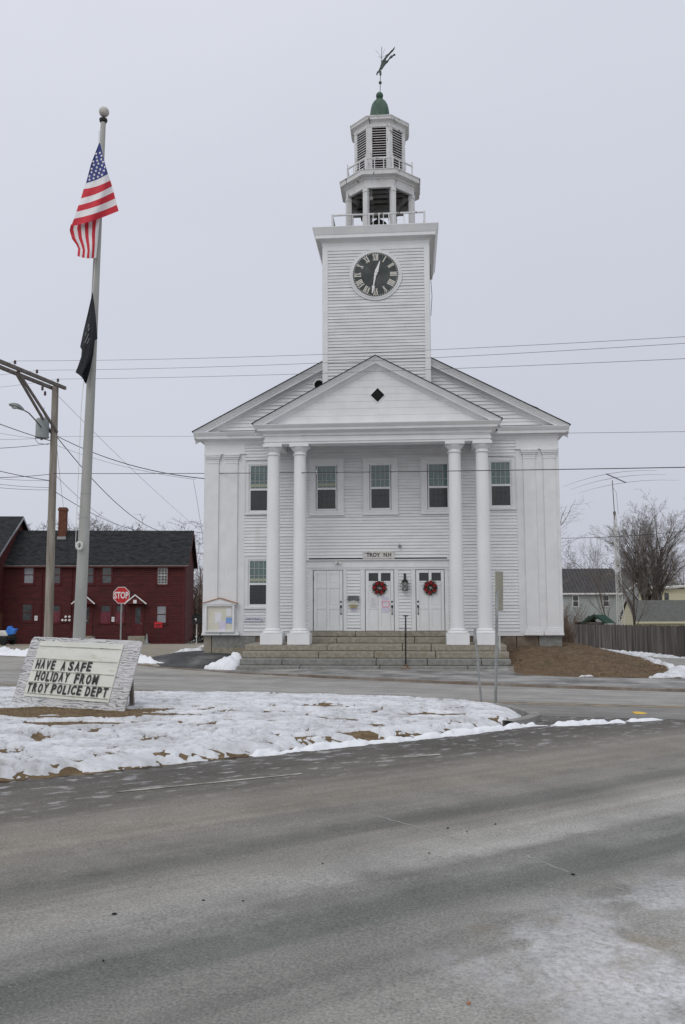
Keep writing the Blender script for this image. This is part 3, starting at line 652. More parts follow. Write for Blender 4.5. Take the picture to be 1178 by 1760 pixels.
def subtract(iv, holes):
    out = [iv]
    for h0, h1 in holes:
        nx = []
        for a, b in out:
            if h1 <= a or h0 >= b: nx.append((a, b)); continue
            if h0 > a: nx.append((a, h0))
            if h1 < b: nx.append((h1, b))
        out = nx
    return out
XL, XR, DEP = -6.17, 6.17, 17.0
WINS = [(-4.205, 5.20, 6.90, 0), (-1.83, 5.23, 6.86, 1), (.055, 5.235, 6.86, 1), (2.06, 5.24, 6.865, 1), (4.205, 5.28, 6.90, 0), (-4.21, 1.92, 3.54, 0)]
DOORS = [(-2.29, -1.27, 0), (-.49, .49, 1), (1.25, 2.215, 2)]
HOLES = []
for cx, z0, z1, wide in WINS:
    hw = .37+(.20 if wide else .10); HOLES.append((cx-hw, cx+hw, z0-(.09 if wide else .03), z1+(.17 if wide else .10)))
HOLES.append((-2.46, 2.34, 1.0, 3.50))
def wall_rows(x0, x1):
    def f(z, zt):
        hs = [(h[0]+.01-x0, h[1]-.01-x0) for h in HOLES if h[2] < zt-.02 and h[3] > z+.02]
        return subtract((0, x1-x0), hs)
    return f
mb = MB(); clap(mb, (-4.73, 0, 0), (1, 0, 0), (0, -1, 0), 1.06, 7.9, .109, wall_rows(-4.73, 4.73), seed=3, th=.032, gap=.015, jit=.004)
wall = mb.build('front_wall', m_clap, hall)
# sheathing behind the boards with real openings, side and rear walls
mb = MB()
def sheath(y, x0, x1, z0, z1, holes):
    xs = sorted({x0, x1, *[h[0] for h in holes], *[h[1] for h in holes]}); zs = sorted({z0, z1, *[h[2] for h in holes], *[h[3] for h in holes]})
    for a, b in zip(xs, xs[1:]):
        for c, d in zip(zs, zs[1:]):
            mx_, mz = (a+b)/2, (c+d)/2
            if any(h[0] < mx_ < h[1] and h[2] < mz < h[3] for h in holes): continue
            mb.face([(a, y, c), (b, y, c), (b, y, d), (a, y, d)])
WH = [(cx-.37, cx+.37, z0+.03, z1-.02) for cx, z0, z1, w in WINS]
sheath(.022, XL+.02, XR-.02, .9, 7.95, WH)
mb.build('wall_sheathing', m_dark, hall)
mb = MB()
for sx, nx_ in ((XL, -1), (XR, 1)):
    clap(mb, (sx, .2 if nx_ > 0 else DEP, 0), (0, 1 if nx_ > 0 else -1, 0), (nx_, 0, 0), 1.06, 7.7, .1, lambda z, zt: [(0, DEP-.2)], seed=8)
    mb.face([(sx-nx_*.02, .2, .9), (sx-nx_*.02, DEP, .9), (sx-nx_*.02, DEP, 8), (sx-nx_*.02, .2, 8)])
mb.face([(XL, DEP, .9), (XR, DEP, .9), (XR, DEP, 8), (0, DEP, 11.2), (XL, DEP, 8)])
mb.build('side_wall', m_clap, hall)
# foundation
mb = MB(); rng = random.Random(4); x = XL+.03
for (a, b, mi) in ((-6.14, -5.86, 0), (-5.85, -4.30, 1), (4.10, 4.62, 2), (4.63, 5.36, 2), (5.37, 6.14, 1)):
    mb.cur = mi; mb.box(a, b-.012, .0, .45, -.3, .90)
mb.cur = 1; mb.box(XL+.05, XR-.05, .46, DEP-.05, -1.2, .9)
mb.cur = 2; mb.box(-4.30, -2.60, .02, .45, .4, 1.05); mb.box(2.36, 4.10, .02, .45, .4, 1.05); mb.box(-2.58, 2.35, .06, .45, .2, 1.02)
mb.cur = 0; mb.box(-5.84, -4.30, -.03, -.005, -.2, .50)
mb.build('foundation', [m_gran, m_gran2, m_brown], hall, bevel=.01)
# water table, corner boards, pilasters
mb = MB()
for sgn in (-1, 1):
    mb = MB(); a, b = (-6.19, -2.49) if sgn < 0 else (2.37, 6.19); mb.box(a, b, -.030, .02, .905, 1.07)
    a, b = (-4.72, -2.50) if sgn < 0 else (2.38, 4.74); mb.box(a, b, -.05, -.0305, 1.055, 1.085)
    mb.build('water_table', m_trim, hall, bevel=.004)
    mb = MB(); a, b = (-6.17, -4.73) if sgn < 0 else (4.73, 6.17); mb.box(a, b, -.022, .02, 1.0705, 7.29); mb.box(a, b, -.035, .02, 7.31, 7.72); mb.box(a-.03, b+.03, -.07, .02, 7.285, 7.312)
    a, b = (-6.19, -6.171) if sgn < 0 else (6.171, 6.19); mb.box(a, b, -.02, .2, .905, 7.7)
    mb.build('corner_board', m_trim, hall, bevel=.004)
for cx in (-5.86, -5.18, 5.18, 5.86):
    mb = MB(); mb.box(-.205, .205, -.075, -.023, 1.19, 7.02)
    p = mb.build('pilaster', m_trim, hall, loc=(cx, 0, 0), bevel=.006)
    mb = MB()
    for hw, d, z0, z1 in ((.225, .09, 6.955, 6.985), (.215, .082, 7.02, 7.10), (.245, .11, 7.10, 7.16), (.275, .14, 7.16, 7.22), (.29, .155, 7.22, 7.284)): mb.box(-hw, hw, -d, -.0225, z0, z1)
    mb.build('capital', m_trim, p, bevel=.008)
    mb = MB()
    for hw, d, z0, z1 in ((.325, .16, .93, 1.0), (.30, .14, 1.0, 1.08), (.26, .115, 1.08, 1.135), (.235, .095, 1.135, 1.19)): mb.box(-hw, hw, -d, -.024, z0, z1)
    mb.build('base', m_trim, p, bevel=.012)
# main cornice, gable boards, raking cornice, roof
EZ, OH = 7.98, .36
ov = lambda s: [(0, 7.66), (.05, 7.67), (.05, 7.74), (.10, 7.77), (.26, 7.81), (.27, 7.90), (.29, 7.92), (.34, 8.0), (.355, 8.03), (.355, 8.045), (-.05, 8.13)]
mb = MB(); mb.sweep([(XL, 3.0), (XL, 0), (XR, 0), (XR, 3.0)], ov(1))
mb.build('cornice', m_trim, hall, smooth=False)
for sx in (-1, 1):
    mb = MB(); pr = ov(1); path = [(XL, DEP), (XL, 3.001)] if sx < 0 else [(XR, 3.001), (XR, DEP)]; mb.sweep(path, pr); mb.build('eaves_cornice', m_trim, hall)
SL = (10.42-8.0)/(6.52-1.90); RZ = 8.0+6.52*SL
def gable_rows(z, zt):
    h = (RZ-z-.20)/SL; return [(-h, -1.88), (1.83, h)] if h > 1.9 else []
for sgn in (0, 1):
    mb = MB(); clap(mb, (0, -.01, 0), (1, 0, 0), (0, -1, 0), 8.12, RZ-.3, .125, lambda z, zt, q=sgn: gable_rows(z, zt)[q:q+1], seed=5+sgn, gap=.016, th=.03)
    mb.build('gable_wall', m_clap, hall)
mb = MB(); mb.face([(XL, .012, 8.0), (XR, .012, 8.0), (0, .012, RZ-.35)]); mb.build('gable_sheathing', m_dark, hall)
def rake(name, xe, ze, slope, y0, layers, xin=0.0):
    """two raking members; each layer (dz_top, dz_bottom, projection, projection at foot)"""
    for s in (-1, 1):
        mb = MB()
        for zt, zb, pr, pr2 in layers:
            zr_ = ze+xe*slope
            def at(x, dz): return ze+(xe-abs(x))*slope+dz
            a, b = s*xe, s*xin
            v = [(a, y0-pr, at(a, zt)), (b, y0-pr, at(b, zt)), (b, y0-pr2, at(b, zb)), (a, y0-pr2, at(a, zb)),
                 (a, y0+.0, at(a, zt)), (b, y0+.0, at(b, zt)), (b, y0+.0, at(b, zb)), (a, y0+.0, at(a, zb))]
            mb.add(v, [(0, 1, 2, 3), (4, 7, 6, 5), (0, 4, 5, 1), (3, 2, 6, 7), (0, 3, 7, 4), (1, 5, 6, 2)])
        mb.build(name, m_trim, hall)
rake('raking_cornice', 6.525, 8.0, SL, 0.0, [(.06, -.06, .36, .30), (-.06, -.10, .29, .29), (-.10, -.19, .27, .26), (-.19, -.25, .10, .07), (-.25, -.33, .05, .05)], 1.80)
mb = MB()
for s in (-1, 1):
    x0, x1 = s*6.57, 0.0; z0, z1 = 8.0-.045*SL+.065, RZ+.065
    q = [(x0, -.385, z0), (x1, -.385, z1), (x1, DEP+.4, z1), (x0, DEP+.4, z0)]
    mb.face([(a, b, c+.03) for a, b, c in q]); mb.face([(a, b, c) for a, b, c in q][::-1])
    mb.face([q[0], q[1], (q[1][0], q[1][1], q[1][2]+.03), (q[0][0], q[0][1], q[0][2]+.03)]); mb.face([q[3], q[0], (q[0][0], q[0][1], q[0][2]+.03), (q[3][0], q[3][1], q[3][2]+.03)])
roof = mb.build('roof', m_shing, hall)
mb = MB(); mb.box(-6.30, -6.02, -.1, .3, 8.17, 8.27); mb.build('roof_bracket', m_black, roof, rot=None)
mb = MB(); mb.tube([(5.05, -.3, 8.845), (5.5, -.34, 8.63)], .03, 6); mb.build('lifted_shingle', m_shing, roof)

# porch: ceiling, columns, entablature, pediment
PY, HB = -1.95, 3.70
mb = MB(); mb.box(-3.3, 3.3, -1.45, -.03, 7.62, 7.66); mb.build('porch_ceiling', m_trim, hall)
mb = MB()
def frame(x, y0, y1, w, z0, z1, ex):     # U-shaped beam: front and two returns to the wall
    mb.box(-x-ex, x+ex, y0-ex, y0+w, z0, z1)
    for s in (-1, 1):
        a, b = sorted((s*(x+ex), s*(x-w))); mb.box(a, b, y0+w+.002, y1, z0, z1)
frame(HB, PY, -.03, .5, 7.26, 7.33, 0.0); frame(HB, PY, -.03, .48, 7.332, 7.40, .025); frame(HB, PY, -.03, .47, 7.402, 7.66, 0.0)
mb.build('entablature', m_trim, hall, bevel=.005)
mb = MB(); mb.sweep([(-HB, -.03), (-HB, PY), (HB, PY), (HB, -.03)],
    [(0, 7.52), (.04, 7.53), (.04, 7.60), (.09, 7.63), (.21, 7.68), (.22, 7.75), (.235, 7.765), (.29, 7.83), (.31, 7.86), (.31, 7.875), (-.06, 7.95)])
mb.build('porch_cornice', m_trim, hall)
PS = (10.03-7.86)/4.02; PRZ = 7.86+4.02*PS
mb = MB(); rng = random.Random(12); z = 7.93
while z < PRZ-.32:
    zt = min(z+.235, PRZ-.30); h0 = (PRZ-z-.28)/PS; h1 = (PRZ-zt-.28)/PS; cuts = [-1.1, .06, 1.5] if rng.random() < .5 else [.05, -2.0, 1.1]
    t = rng.uniform(0, .003); mb.add([(-h0, PY-.005-t, z+.005), (h0, PY-.005-t, z+.005), (h1, PY-.005-t, zt), (-h1, PY-.005-t, zt), (-h0, PY+.03, z+.005), (h0, PY+.03, z+.005), (h1, PY+.03, zt), (-h1, PY+.03, zt)],
        [(0, 1, 2, 3), (0, 4, 5, 1), (3, 2, 6, 7)]); z += .235
mb.box(.045, .055, PY-.012, PY-.004, 7.95, 8.3)
mb.build('pediment', m_trim, hall)
mb = MB(); mb.prism([(.055, 8.60), (.285, 8.835), (.055, 9.07), (-.175, 8.835)], 'y', PY-.02, PY-.008); dm = mb.build('diamond_vent', m_dark, hall)
mb = MB()
for i in range(4):
    a = [(.055, 8.57), (.315, 8.835), (.055, 9.10), (-.205, 8.835)]; b = [(.055, 8.60), (.285, 8.835), (.055, 9.07), (-.175, 8.835)]; j = (i+1) % 4
    mb.prism([a[i], a[j], b[j], b[i]], 'y', PY-.03, PY-.007)
mb.build('vent_frame', m_trim, dm)
rake('pediment_rake', 4.03, 7.865, PS, PY, [(.05, -.055, .31, .255), (-.055, -.09, .245, .245), (-.09, -.17, .225, .215), (-.17, -.23, .085, .055), (-.23, -.30, .04, .04)], 0.0)
mb = MB()
for s in (-1, 1):
    q = [(s*4.075, PY-.335, 7.865-.045*PS+.055), (0, PY-.335, PRZ+.055), (0, .05, PRZ+.055), (s*4.075, .05, 7.865-.045*PS+.055)]
    up = [(a, b, c+.028) for a, b, c in q]; mb.face(up); mb.face(q[::-1]); mb.face([q[0], q[1], up[1], up[0]]); mb.face([q[3], q[0], up[0], up[3]])
mb.build('porch_roof', m_shing, hall)
for cx in (-3.43, -2.545, 2.545, 3.43):
    mb = MB(); pr = []
    for i in range(19):
        t = i/18; r = .228-.030*t**1.6; pr.append((r, 1.24+(6.93-1.24)*t))
    mb.lathe(pr, (0, 0, 0), 40); c = mb.build('column', m_colm, hall, loc=(cx, -1.70, 0), smooth=True)
    mb = MB(); mb.box(-.36, .36, -.355, .355, .716, 1.065)
    mb.lathe([(.33, 1.066), (.345, 1.085), (.345, 1.11), (.315, 1.13), (.28, 1.14), (.27, 1.16), (.285, 1.175), (.285, 1.19), (.255, 1.21), (.235, 1.238)], (0, 0, 0), 40)
    mb.build('base', m_colm, c, smooth=True, bevel=.006)
    mb = MB(); mb.lathe([(.198, 6.90), (.228, 6.91), (.236, 6.93), (.228, 6.95), (.202, 6.96), (.202, 7.02), (.215, 7.03), (.245, 7.07), (.285, 7.13), (.295, 7.165)], (0, 0, 0), 40)
    mb.box(-.315, .315, -.315, .315, 7.166, 7.258)
    mb.build('capital', m_colm, c, smooth=True, bevel=.004)

# windows
def window(cx, z0, z1, wide, kind):
    H = z1-z0; zm = z0+H*.475; hw = .385
    mb = MB(); ow = .60 if wide else .49; t = .022
    def fr(ax, bz0, bz1, w, y0, y1, wb=None):
        wb = w if wb is None else wb
        mb.box(-ax, -ax+w, y0, y1, bz0, bz1); mb.box(ax-w, ax, y0, y1, bz0, bz1); mb.box(-ax+w, ax-w, y0, y1, bz1-w, bz1); mb.box(-ax+w, ax-w, y0, y1, bz0, bz0+wb)
    if wide:
        fr(.60, -.13, H+.19, .15, -.048, .02, .06); fr(.615, -.135, H+.215, .03, -.066, -.0485); fr(.452, -.07, H+.045, .075, -.036, .05)
    else:
        fr(.50, -.05, H+.12, .11, -.042, .02, .04); fr(.515, -.06, H+.14, .025, -.060, -.0425); fr(.39+.005, -.01, H+.01, .035, -.030, .05)
    w = mb.build('window', m_trim, hall, loc=(cx, 0, z0), bevel=.003)
    mb = MB(); mb.box(-ow-.04, ow+.04, -.085, -.0665, -.17 if wide else -.085, -.128 if wide else -.05); mb.box(-.40, .40, -.060, -.037, -.075 if wide else -.045, -.02 if wide else -.012); mb.build('sill', m_trim, w, bevel=.004)
    mb = MB(); f = .035; zl, zh = zm-z0, H-.015
    a = .352
    for x0, x1 in ((-a, -a+f), (a-f, a)): mb.box(x0, x1, -.012, .03, zl, zh)
    mb.box(-a+f, a-f, -.012, .03, zh-f, zh); mb.box(-a+f, a-f, -.016, .03, zl, zl+.042)
    mb.cur = 1
    for i in range(1, 4): x = -a+f+(2*a-2*f)*i/4; mb.box(x-.009, x+.009, -.004, .012, zl+.042, zh-f)
    for i in range(1, 3): zz = zl+.042+(zh-f-zl-.042)*i/3; mb.box(-a+f, a-f, -.006, .0125, zz-.009, zz+.009)
    mb.build('upper_sash', [m_trim, m_grid], w)
    mb = MB(); mb.face([(-a+f, .014, zl+.042), (a-f, .014, zl+.042), (a-f, .014, zh-f), (-a+f, .014, zh-f)])
    mb.cur = 1
    if kind: mb.box(-a+f+.004, a-f-.004, .0105, .0135, zl+.10, zl+.20)
    mb.build('upper_pane', [m_gup, m_shade], w)
    mb = MB(); zb = .012
    for x0, x1 in ((-a-.004, -a+f), (a-f, a+.004)): mb.box(x0, x1, -.022, .02, zb, zl)
    mb.box(-a+f, a-f, -.022, .02, zb, zb+.06); mb.box(-a+f, a-f, -.024, .02, zl-.03, zl)
    mb.build('lower_sash', m_trim, w)
    mb = MB(); mb.face([(-a+f, .004, zb+.06), (a-f, .004, zb+.06), (a-f, .004, zl-.03), (-a+f, .004, zl-.03)])
    mb.cur = 1
    for i in range(1, 4): x = -a+f+(2*a-2*f)*i/4; mb.box(x-.008, x+.008, -.001, .003, zb+.06, zl-.03)
    for i in range(1, 3): zz = zb+.06+(zl-.09-zb)*i/3; mb.box(-a+f, a-f, -.002, .0025, zz-.008, zz+.008)
    mb.build('lower_pane', [m_glo, m_munt2], w)
for i, (cx, z0, z1, wide) in enumerate(WINS): window(cx, z0, z1, wide, i in (0, 1, 5))

# entrance: door surround, doors, panelled strips
mb = MB()
DZ0, DZ1 = 1.07, 3.16
for a, b in ((-2.47, -2.31), (-1.255, -1.13), (-.66, -.505), (.505, .655), (1.085, 1.235), (2.23, 2.35)): mb.box(a, b, -.040, .02, DZ0+.005, 3.165)
mb.box(-2.48, 2.36, -.046, .02, 3.17, 3.235); mb.box(-2.49, 2.37, -.062, .02, 3.237, 3.27); mb.box(-2.47, 2.35, -.034, .02, 3.272, 3.495)
for a in (-2.36, -1.23, -.98, -.40, .52, .62, 1.2): mb.box(a-.012, a+.012, -.042, -.0345, 3.275, 3.49)
mb.box(-2.54, 2.42, -.10, .02, 3.497, 3.53); mb.box(-2.52, 2.40, -.07, -.0405, 3.475, 3.496)
mb.build('door_surround', m_trim, hall, bevel=.004)
for a, b in ((-1.13, -.66), (.655, 1.085)):
    mb = MB(); clap(mb, (a+.002, -.005, 0), (1, 0, 0), (0, -1, 0), DZ0+.09, 3.165, .109, lambda z, zt, w=b-a-.004: [(0, w)], seed=int(a*10), th=.03, gap=.018); mb.box(a+.002, b-.002, -.03, .015, DZ0+.004, DZ0+.085); mb.build('entrance_boards', m_clap, hall)
for x0, x1, kind in DOORS:
    W_, H_ = x1-x0, DZ1-DZ0-.012; mb = MB(); d0 = -.006
    st = .115; mid = .10; rows = [(.10, .74), (.86, 1.46), (1.62, H_-.12)] if kind == 0 else [(.10, .74), (.86, 1.55), (1.70, H_-.10)]
    cols_ = [(st, W_/2-mid/2), (W_/2+mid/2, W_-st)]
    # stiles and rails stand proud of the panels
    for a, b in ((0, st), (W_/2-mid/2, W_/2+mid/2), (W_-st, W_)): mb.box(a+.006, b-.006 if b == W_ else b, d0-.012, .04, .004, H_)
    zz = 0.004
    for r0, r1 in rows+[(H_, H_)]:
        for c0, c1 in cols_: mb.box(c0+.0, c1-.0, d0-.0118, .04, zz, r0)
        zz = r1
    glass = []
    for ri, (r0, r1) in enumerate(rows):
        for c0, c1 in cols_:
            if kind and ri == 2: glass.append((c0, c1, r0, r1)); continue
            mb.box(c0, c1, d0+.006, .04, r0, r1); mb.box(c0+.035, c1-.035, d0-.004, d0+.0055, r0+.035, r1-.035)
    if kind: mb.box(st, W_-st, d0-.03, d0-.0125, 1.655, 1.68)
    dr = mb.build('door', m_door, hall, loc=(x0, 0, DZ0+.006), bevel=.003)
    for c0, c1, r0, r1 in glass:
        mb = MB(); mb.face([(c0, d0+.01, r0), (c1, d0+.01, r0), (c1, d0+.01, r1), (c0, d0+.01, r1)]); mb.build('pane', m_glo, dr)
    hx = (W_-.065) if kind < 2 else .065
    mb = MB(); mb.lathe([(.001, 0), (.03, .002), (.034, .012), (.02, .02), (.001, .022)], (0, 0, 0), 14); mb.build('deadbolt', m_black, dr, loc=(hx, d0-.012, .99), rot=(math.pi/2, 0, 0))
    mb = MB(); mb.box(-.03, .03, -.012, 0, -.02, .075); mb.lathe([(.001, .0), (.02, .003), (.026, .02), (.001, .04)], (0, -.03, .02), 12)
    mb.tube([(0, -.01, -.02), (0, -.05, -.05), (0, -.052, -.18), (0, -.01, -.225)], .010, 8); mb.box(-.022, .022, -.012, 0, -.25, -.20)
    mb.build('handle', m_black, dr, loc=(hx, d0-.0125, .80))
    if kind == 0:
        for zz in (.25, 1.05, 1.82): mb = MB(); mb.tube([(0, 0, -.05), (0, 0, .05)], .012, 8); mb.build('hinge', m_rust, dr, loc=(.0, d0-.02, zz))

# round vent horn, lights
mb = MB(); mb.lathe([(.155, -.12), (.205, -.10), (.205, .10), (.175, .10), (.165, .02), (.001, .02)], (0, 0, 0), 28); hv = mb.build('round_vent', m_trim, hall, loc=(-2.06, -.20, 9.66), rot=(math.radians(90), 0, 0), smooth=True)
mb = MB(); mb.lathe([(.001, .025), (.15, .03), (.16, .035), (.001, .036)], (0, 0, 0), 24)
for i in range(6): mb.box(-.15, .15, -.12+i*.044, -.10+i*.044, .036, .06)
mb.build('louver', m_dark, hv)

# tower
TX, TY0, TD = -.03, -.5, 3.72; THW = 1.86
def tower_rows(z, zt):
    if z < 9.98: return [(.16, 2*THW-.16)]
    c = 13.50; r = .86; out = [(.16, 2*THW-.16)]
    zz = min(abs(z-c), abs(zt-c)) if not (z < c < zt) else 0
    if zz < r: h = math.sqrt(r*r-zz*zz)-.05; out = subtract(out[0], [(THW-.005-h, THW-.005+h)])
    return out
mb = MB(); clap(mb, (TX-THW, TY0, 0), (1, 0, 0), (0, -1, 0), 8.2, 14.72, .113, tower_rows, seed=9, jit=.008, gap=.014, th=.028)
clap(mb, (TX-THW, TY0+TD, 0), (0, -1, 0), (-1, 0, 0), 9.8, 14.72, .113, lambda z, zt: [(.16, TD-.16)], seed=10)
clap(mb, (TX+THW, TY0, 0), (0, 1, 0), (1, 0, 0), 9.8, 14.72, .113, lambda z, zt: [(.16, TD-.16)], seed=11)
mb.build('tower_wall', m_towr, hall)
mb = MB(); mb.box(TX-THW+.02, TX+THW-.02, TY0+.022, TY0+TD-.02, 8.2, 14.7); mb.build('tower_sheathing', m_dark, hall)
for sx in (-1, 1):
    mb = MB(); a, b = sorted((TX+sx*(THW+.012), TX+sx*(THW-.165)))
    mb.box(a, b, TY0-.032, TY0+.03, 8.2, 14.70)
    a, b = sorted((TX+sx*(THW+.032), TX+sx*(THW-.03))); mb.box(a, b, TY0+.031, TY0+.17, 9.5, 14.70)
    mb.build('tower_corner_board', m_trim, hall, bevel=.004); mb = MB(); mb.box(a, b, TY0+TD-.17, TY0+TD, 9.5, 14.70)
    mb.build('tower_corner_board', m_trim, hall, bevel=.004)
mb = MB(); mb.box(TX-THW+.166, TX+THW-.166, TY0-.03, TY0+.02, 14.42, 14.70)
mb.build('tower_frieze', m_trim, hall, bevel=.004)
mb = MB(); q = [(TX-THW, TY0), (TX+THW, TY0), (TX+THW, TY0+TD), (TX-THW, TY0+TD)]
mb.sweep(q, [(.0, 14.60), (.035, 14.61), (.035, 14.70), (.09, 14.75), (.235, 14.80), (.245, 14.81), (.245, 14.92), (.26, 14.935), (.33, 15.11), (.355, 15.165), (.355, 15.185), (-.1, 15.26)], close=True)
tcn = mb.build('tower_cornice', m_trim, hall)
mb = MB(); mb.box(TX-THW-.15, TX+THW+.15, TY0-.15, TY0+TD+.15, 15.20, 15.245); mb.build('tower_deck', m_shing, hall)
mb = MB(); mb.tube([(TX+THW+.06, TY0+.2, 13.9), (TX+THW+.07, TY0+.2, 13.3), (TX+THW+.10, TY0+.1, 12.7), (TX+THW+.05, TY0+.1, 12.0)], .010, 5); mb.build('tower_cable', m_wire, hall)

# clock
CZ, CX, CY = 13.50, -.035, TY0-.035
mb = MB(); mb.lathe([(.80, 0), (.80, .03), (.001, .03)], (0, 0, 0), 72); clock = mb.build('clock', m_clock, hall, loc=(CX, CY, CZ), rot=(math.pi/2, 0, 0))
mb = MB(); mb.lathe([(.80, -.02), (.93, -.02), (.93, .012), (.925, .016), (.86, .016), (.855, .026), (.81, .030), (.80, .032), (.80, -.02)], (0, 0, 0), 72); mb.build('rim', m_towr, clock, smooth=True)
NUM = ['XII', 'I', 'II', 'III', 'IIII', 'V', 'VI', 'VII', 'VIII', 'IX', 'X', 'XI']
HGT, TH_, TN = .215, .034, .014
def glyph(mb, s):
    wid = {'I': .052, 'V': .105, 'X': .105}; tot = sum(wid[c] for c in s); x = -tot/2
    def bar(x0, x1, w, yt=HGT/2, yb=-HGT/2): mb.prism([(x0-w/2, yb), (x0+w/2, yb), (x1+w/2, yt), (x1-w/2, yt)], 'z', .030, .036)
    for c in s:
        w = wid[c]; m = x+w/2
        if c == 'I': bar(m, m, TH_)
        elif c == 'V': bar(m, m-.036, TH_); bar(m+.004, m+.040, TN)
        else: bar(m+.036, m-.036, TH_); bar(m-.036, m+.036, TN)
        x += w
    for yy in (HGT/2, -HGT/2): mb.box(-tot/2+.004, tot/2-.004, yy-.006, yy+.006, .0302, .0355)
for i, s in enumerate(NUM):
    mb = MB(); glyph(mb, s); a = i*math.pi/6
    v = np.array(mb.v); c_, s_ = math.cos(-a), math.sin(-a); vx = v[:, 0]; vy = v[:, 1]+.625
    mb.v = [(x*c_-y*s_, x*s_+y*c_, z) for x, y, z in zip(vx, vy, v[:, 2])]; mb.build('numeral', m_ivory, clock)
mb = MB()
for i in range(60):
    a = i*math.pi/30; r = .765; mb.lathe([(.016, .0301), (.016, .035)], (r*math.sin(a), r*math.cos(a), 0), 8)
mb.build('minute_track', m_ivory, clock)
def hand(name, L, W1, ang, z, spade):
    mb = MB(); pts = [(-.012, -.03), (.012, -.03)]
    if spade: pts = [(-.022, -.16), (.022, -.16), (.03, 0), (.022, .42), (.062, .46), (.035, .52), (.016, L), (-.016, L), (-.035, .52), (-.062, .46), (-.022, .42), (-.03, 0)]
    else: pts = [(-.02, -.16), (.02, -.16), (.028, -.05), (.06, .0), (.045, .06), (.065, .12), (.045, .22), (.012, L), (-.012, L), (-.045, .22), (-.065, .12), (-.045, .06), (-.06, .0), (-.028, -.05)]
    c_, s_ = math.cos(-ang), math.sin(-ang); mb.prism([(x*c_-y*s_, x*s_+y*c_) for x, y in pts], 'z', z, z+.012); mb.build(name, m_white, clock)
hand('hour_hand', .50, .06, math.radians(18), .042, False); hand('minute_hand', .70, .05, math.radians(190), .06, True)

# belfry: open octagon, louvred octagon, dome
BX, BY = .10, 1.30
def octo(ap, z=None, rot=math.pi/8):
    R = ap/math.cos(math.pi/8); return [(BX+R*math.cos(rot+i*math.pi/4), BY+R*math.sin(rot+i*math.pi/4)) for i in range(8)]
def cw(p): return p        # counter-clockwise: outward is to the right of travel
mb = MB(); mb.sweep(octo(1.23), [(-.10, 17.0), (.03, 17.0), (.03, 17.30), (.07, 17.32), (.09, 17.36), (.24, 17.41), (.245, 17.56), (.27, 17.575), (.27, 17.60), (-1.1, 17.68)], close=True)
mb.sweep(octo(1.10), [(.05, 17.45), (.05, 17.0), (.03, 17.0), (.03, 17.45)], close=True)
drum = mb.build('belfry', m_bel, hall)
for x, y in octo(1.17):
    a = math.atan2(y-BY, x-BX); mb = MB(); mb.box(-.09, .09, -.09, .09, 0, 1.78); mb.box(-.105, .105, -.105, .105, 1.62, 1.66); mb.box(-.11, .11, -.11, .11, 0, .12)
    mb.build('post', m_bel, drum, loc=(x, y, 15.24), rot=(0, 0, a), bevel=.006)
mb = MB(); mb.prism([(x, y) for x, y in octo(1.12)], 'z', 17.44, 17.46); mb.build('belfry_ceiling', m_ceil, drum)
mb = MB()
for dx in (-.34, .30): mb.box(BX+dx-.05, BX+dx+.05, BY-1.08, BY+1.08, 17.24, 17.38)
for dy in (-.85, -.5, -.15, .25, .65): mb.box(BX-1.02 if abs(dy) < .8 else BX-.6, BX+1.02 if abs(dy) < .8 else BX+.6, BY+dy-.04, BY+dy+.04, 17.16, 17.24)
for s in (-1, 1): mb.beam((BX+s*1.0, BY-.2, 17.1), (BX+s*.55, BY+.75, 17.1), .16, .12)
mb.build('ceiling_beam', m_beam, drum)
mb = MB(); mb.lathe([(.52, 0), (.50, .05), (.42, .25), (.36, .55), (.30, .75), (.16, .86), (.001, .88)], (0, 0, 0), 28)
mb.lathe([(.06, .86), (.06, 1.05), (.001, 1.06)], (0, 0, 0), 10)
bell = mb.build('bell', m_black, hall, loc=(BX-.08, BY+.1, 15.50), smooth=True)
mb = MB(); mb.box(-.95, .95, -.07, .07, 1.05, 1.17); mb.build('yoke', m_beam, bell)
mb = MB(); mb.ball((0, 0, 0), .075, 14, 8); mb.lathe([(.03, .06), (.03, .3)], (0, 0, 0), 8); mb.build('floodlight', m_white, drum, loc=(BX-.32, BY-.62, 16.92), smooth=True)
mb = MB()
for i in range(3): mb.lathe([(.001, -.12), (.15, -.11), (.17, 0), (.06, .05), (.05, .12), (.001, .13)], (-.75+.08*i, -.1+.12*i, -.16*i), 12)
mb.tube([(-.75, -.1, 0), (-.75, -.1, .35)], .02, 6); mb.build('loudspeaker_horns', m_black, drum, loc=(BX, BY, 16.85))
# balustrades
def rail_run(mb, pts, z0, h, close, post, nb, bal=.012, skip=()):
    n = len(pts)
    for i in range(n if close else n-1):
        a, b = Vector(pts[i]+(0,)), Vector(pts[(i+1) % n]+(0,)); d = b-a
        mb.beam(a+Vector((0, 0, z0+h)), b+Vector((0, 0, z0+h)), .05, .045)
        for k in range(1, nb):
            if (i, k) in skip: continue
            q = a+d*(k/nb); mb.box(q.x-bal, q.x+bal, q.y-bal, q.y+bal, z0, z0+h-.02)
    for i, (x, y) in enumerate(pts): mb.box(x-post, x+post, y-post, y+post, z0, z0+h+.03)
mb = MB(); rail_run(mb, octo(1.20), 17.62, .53, True, .03, 3, .016)
for x, y in octo(1.20): mb.lathe([(.012, 0), (.012, .07), (.03, .10), (.012, .14), (.001, .15)], (x, y, 18.18), 8)
mb.build('belfry_railing', m_bel, hall)
mb = MB(); rail_run(mb, [(-1.55, 2.9), (-1.55, -.55), (1.70, -.55), (1.70, 2.9)], 15.26, .46, False, .035, 9, .014, {(1, 1), (1, 8), (0, 3), (2, 5)})
for x in (-.35, .0, .35): mb.box(BX+x-.02, BX+x+.02, -.57, -.53, 15.26, 15.70)
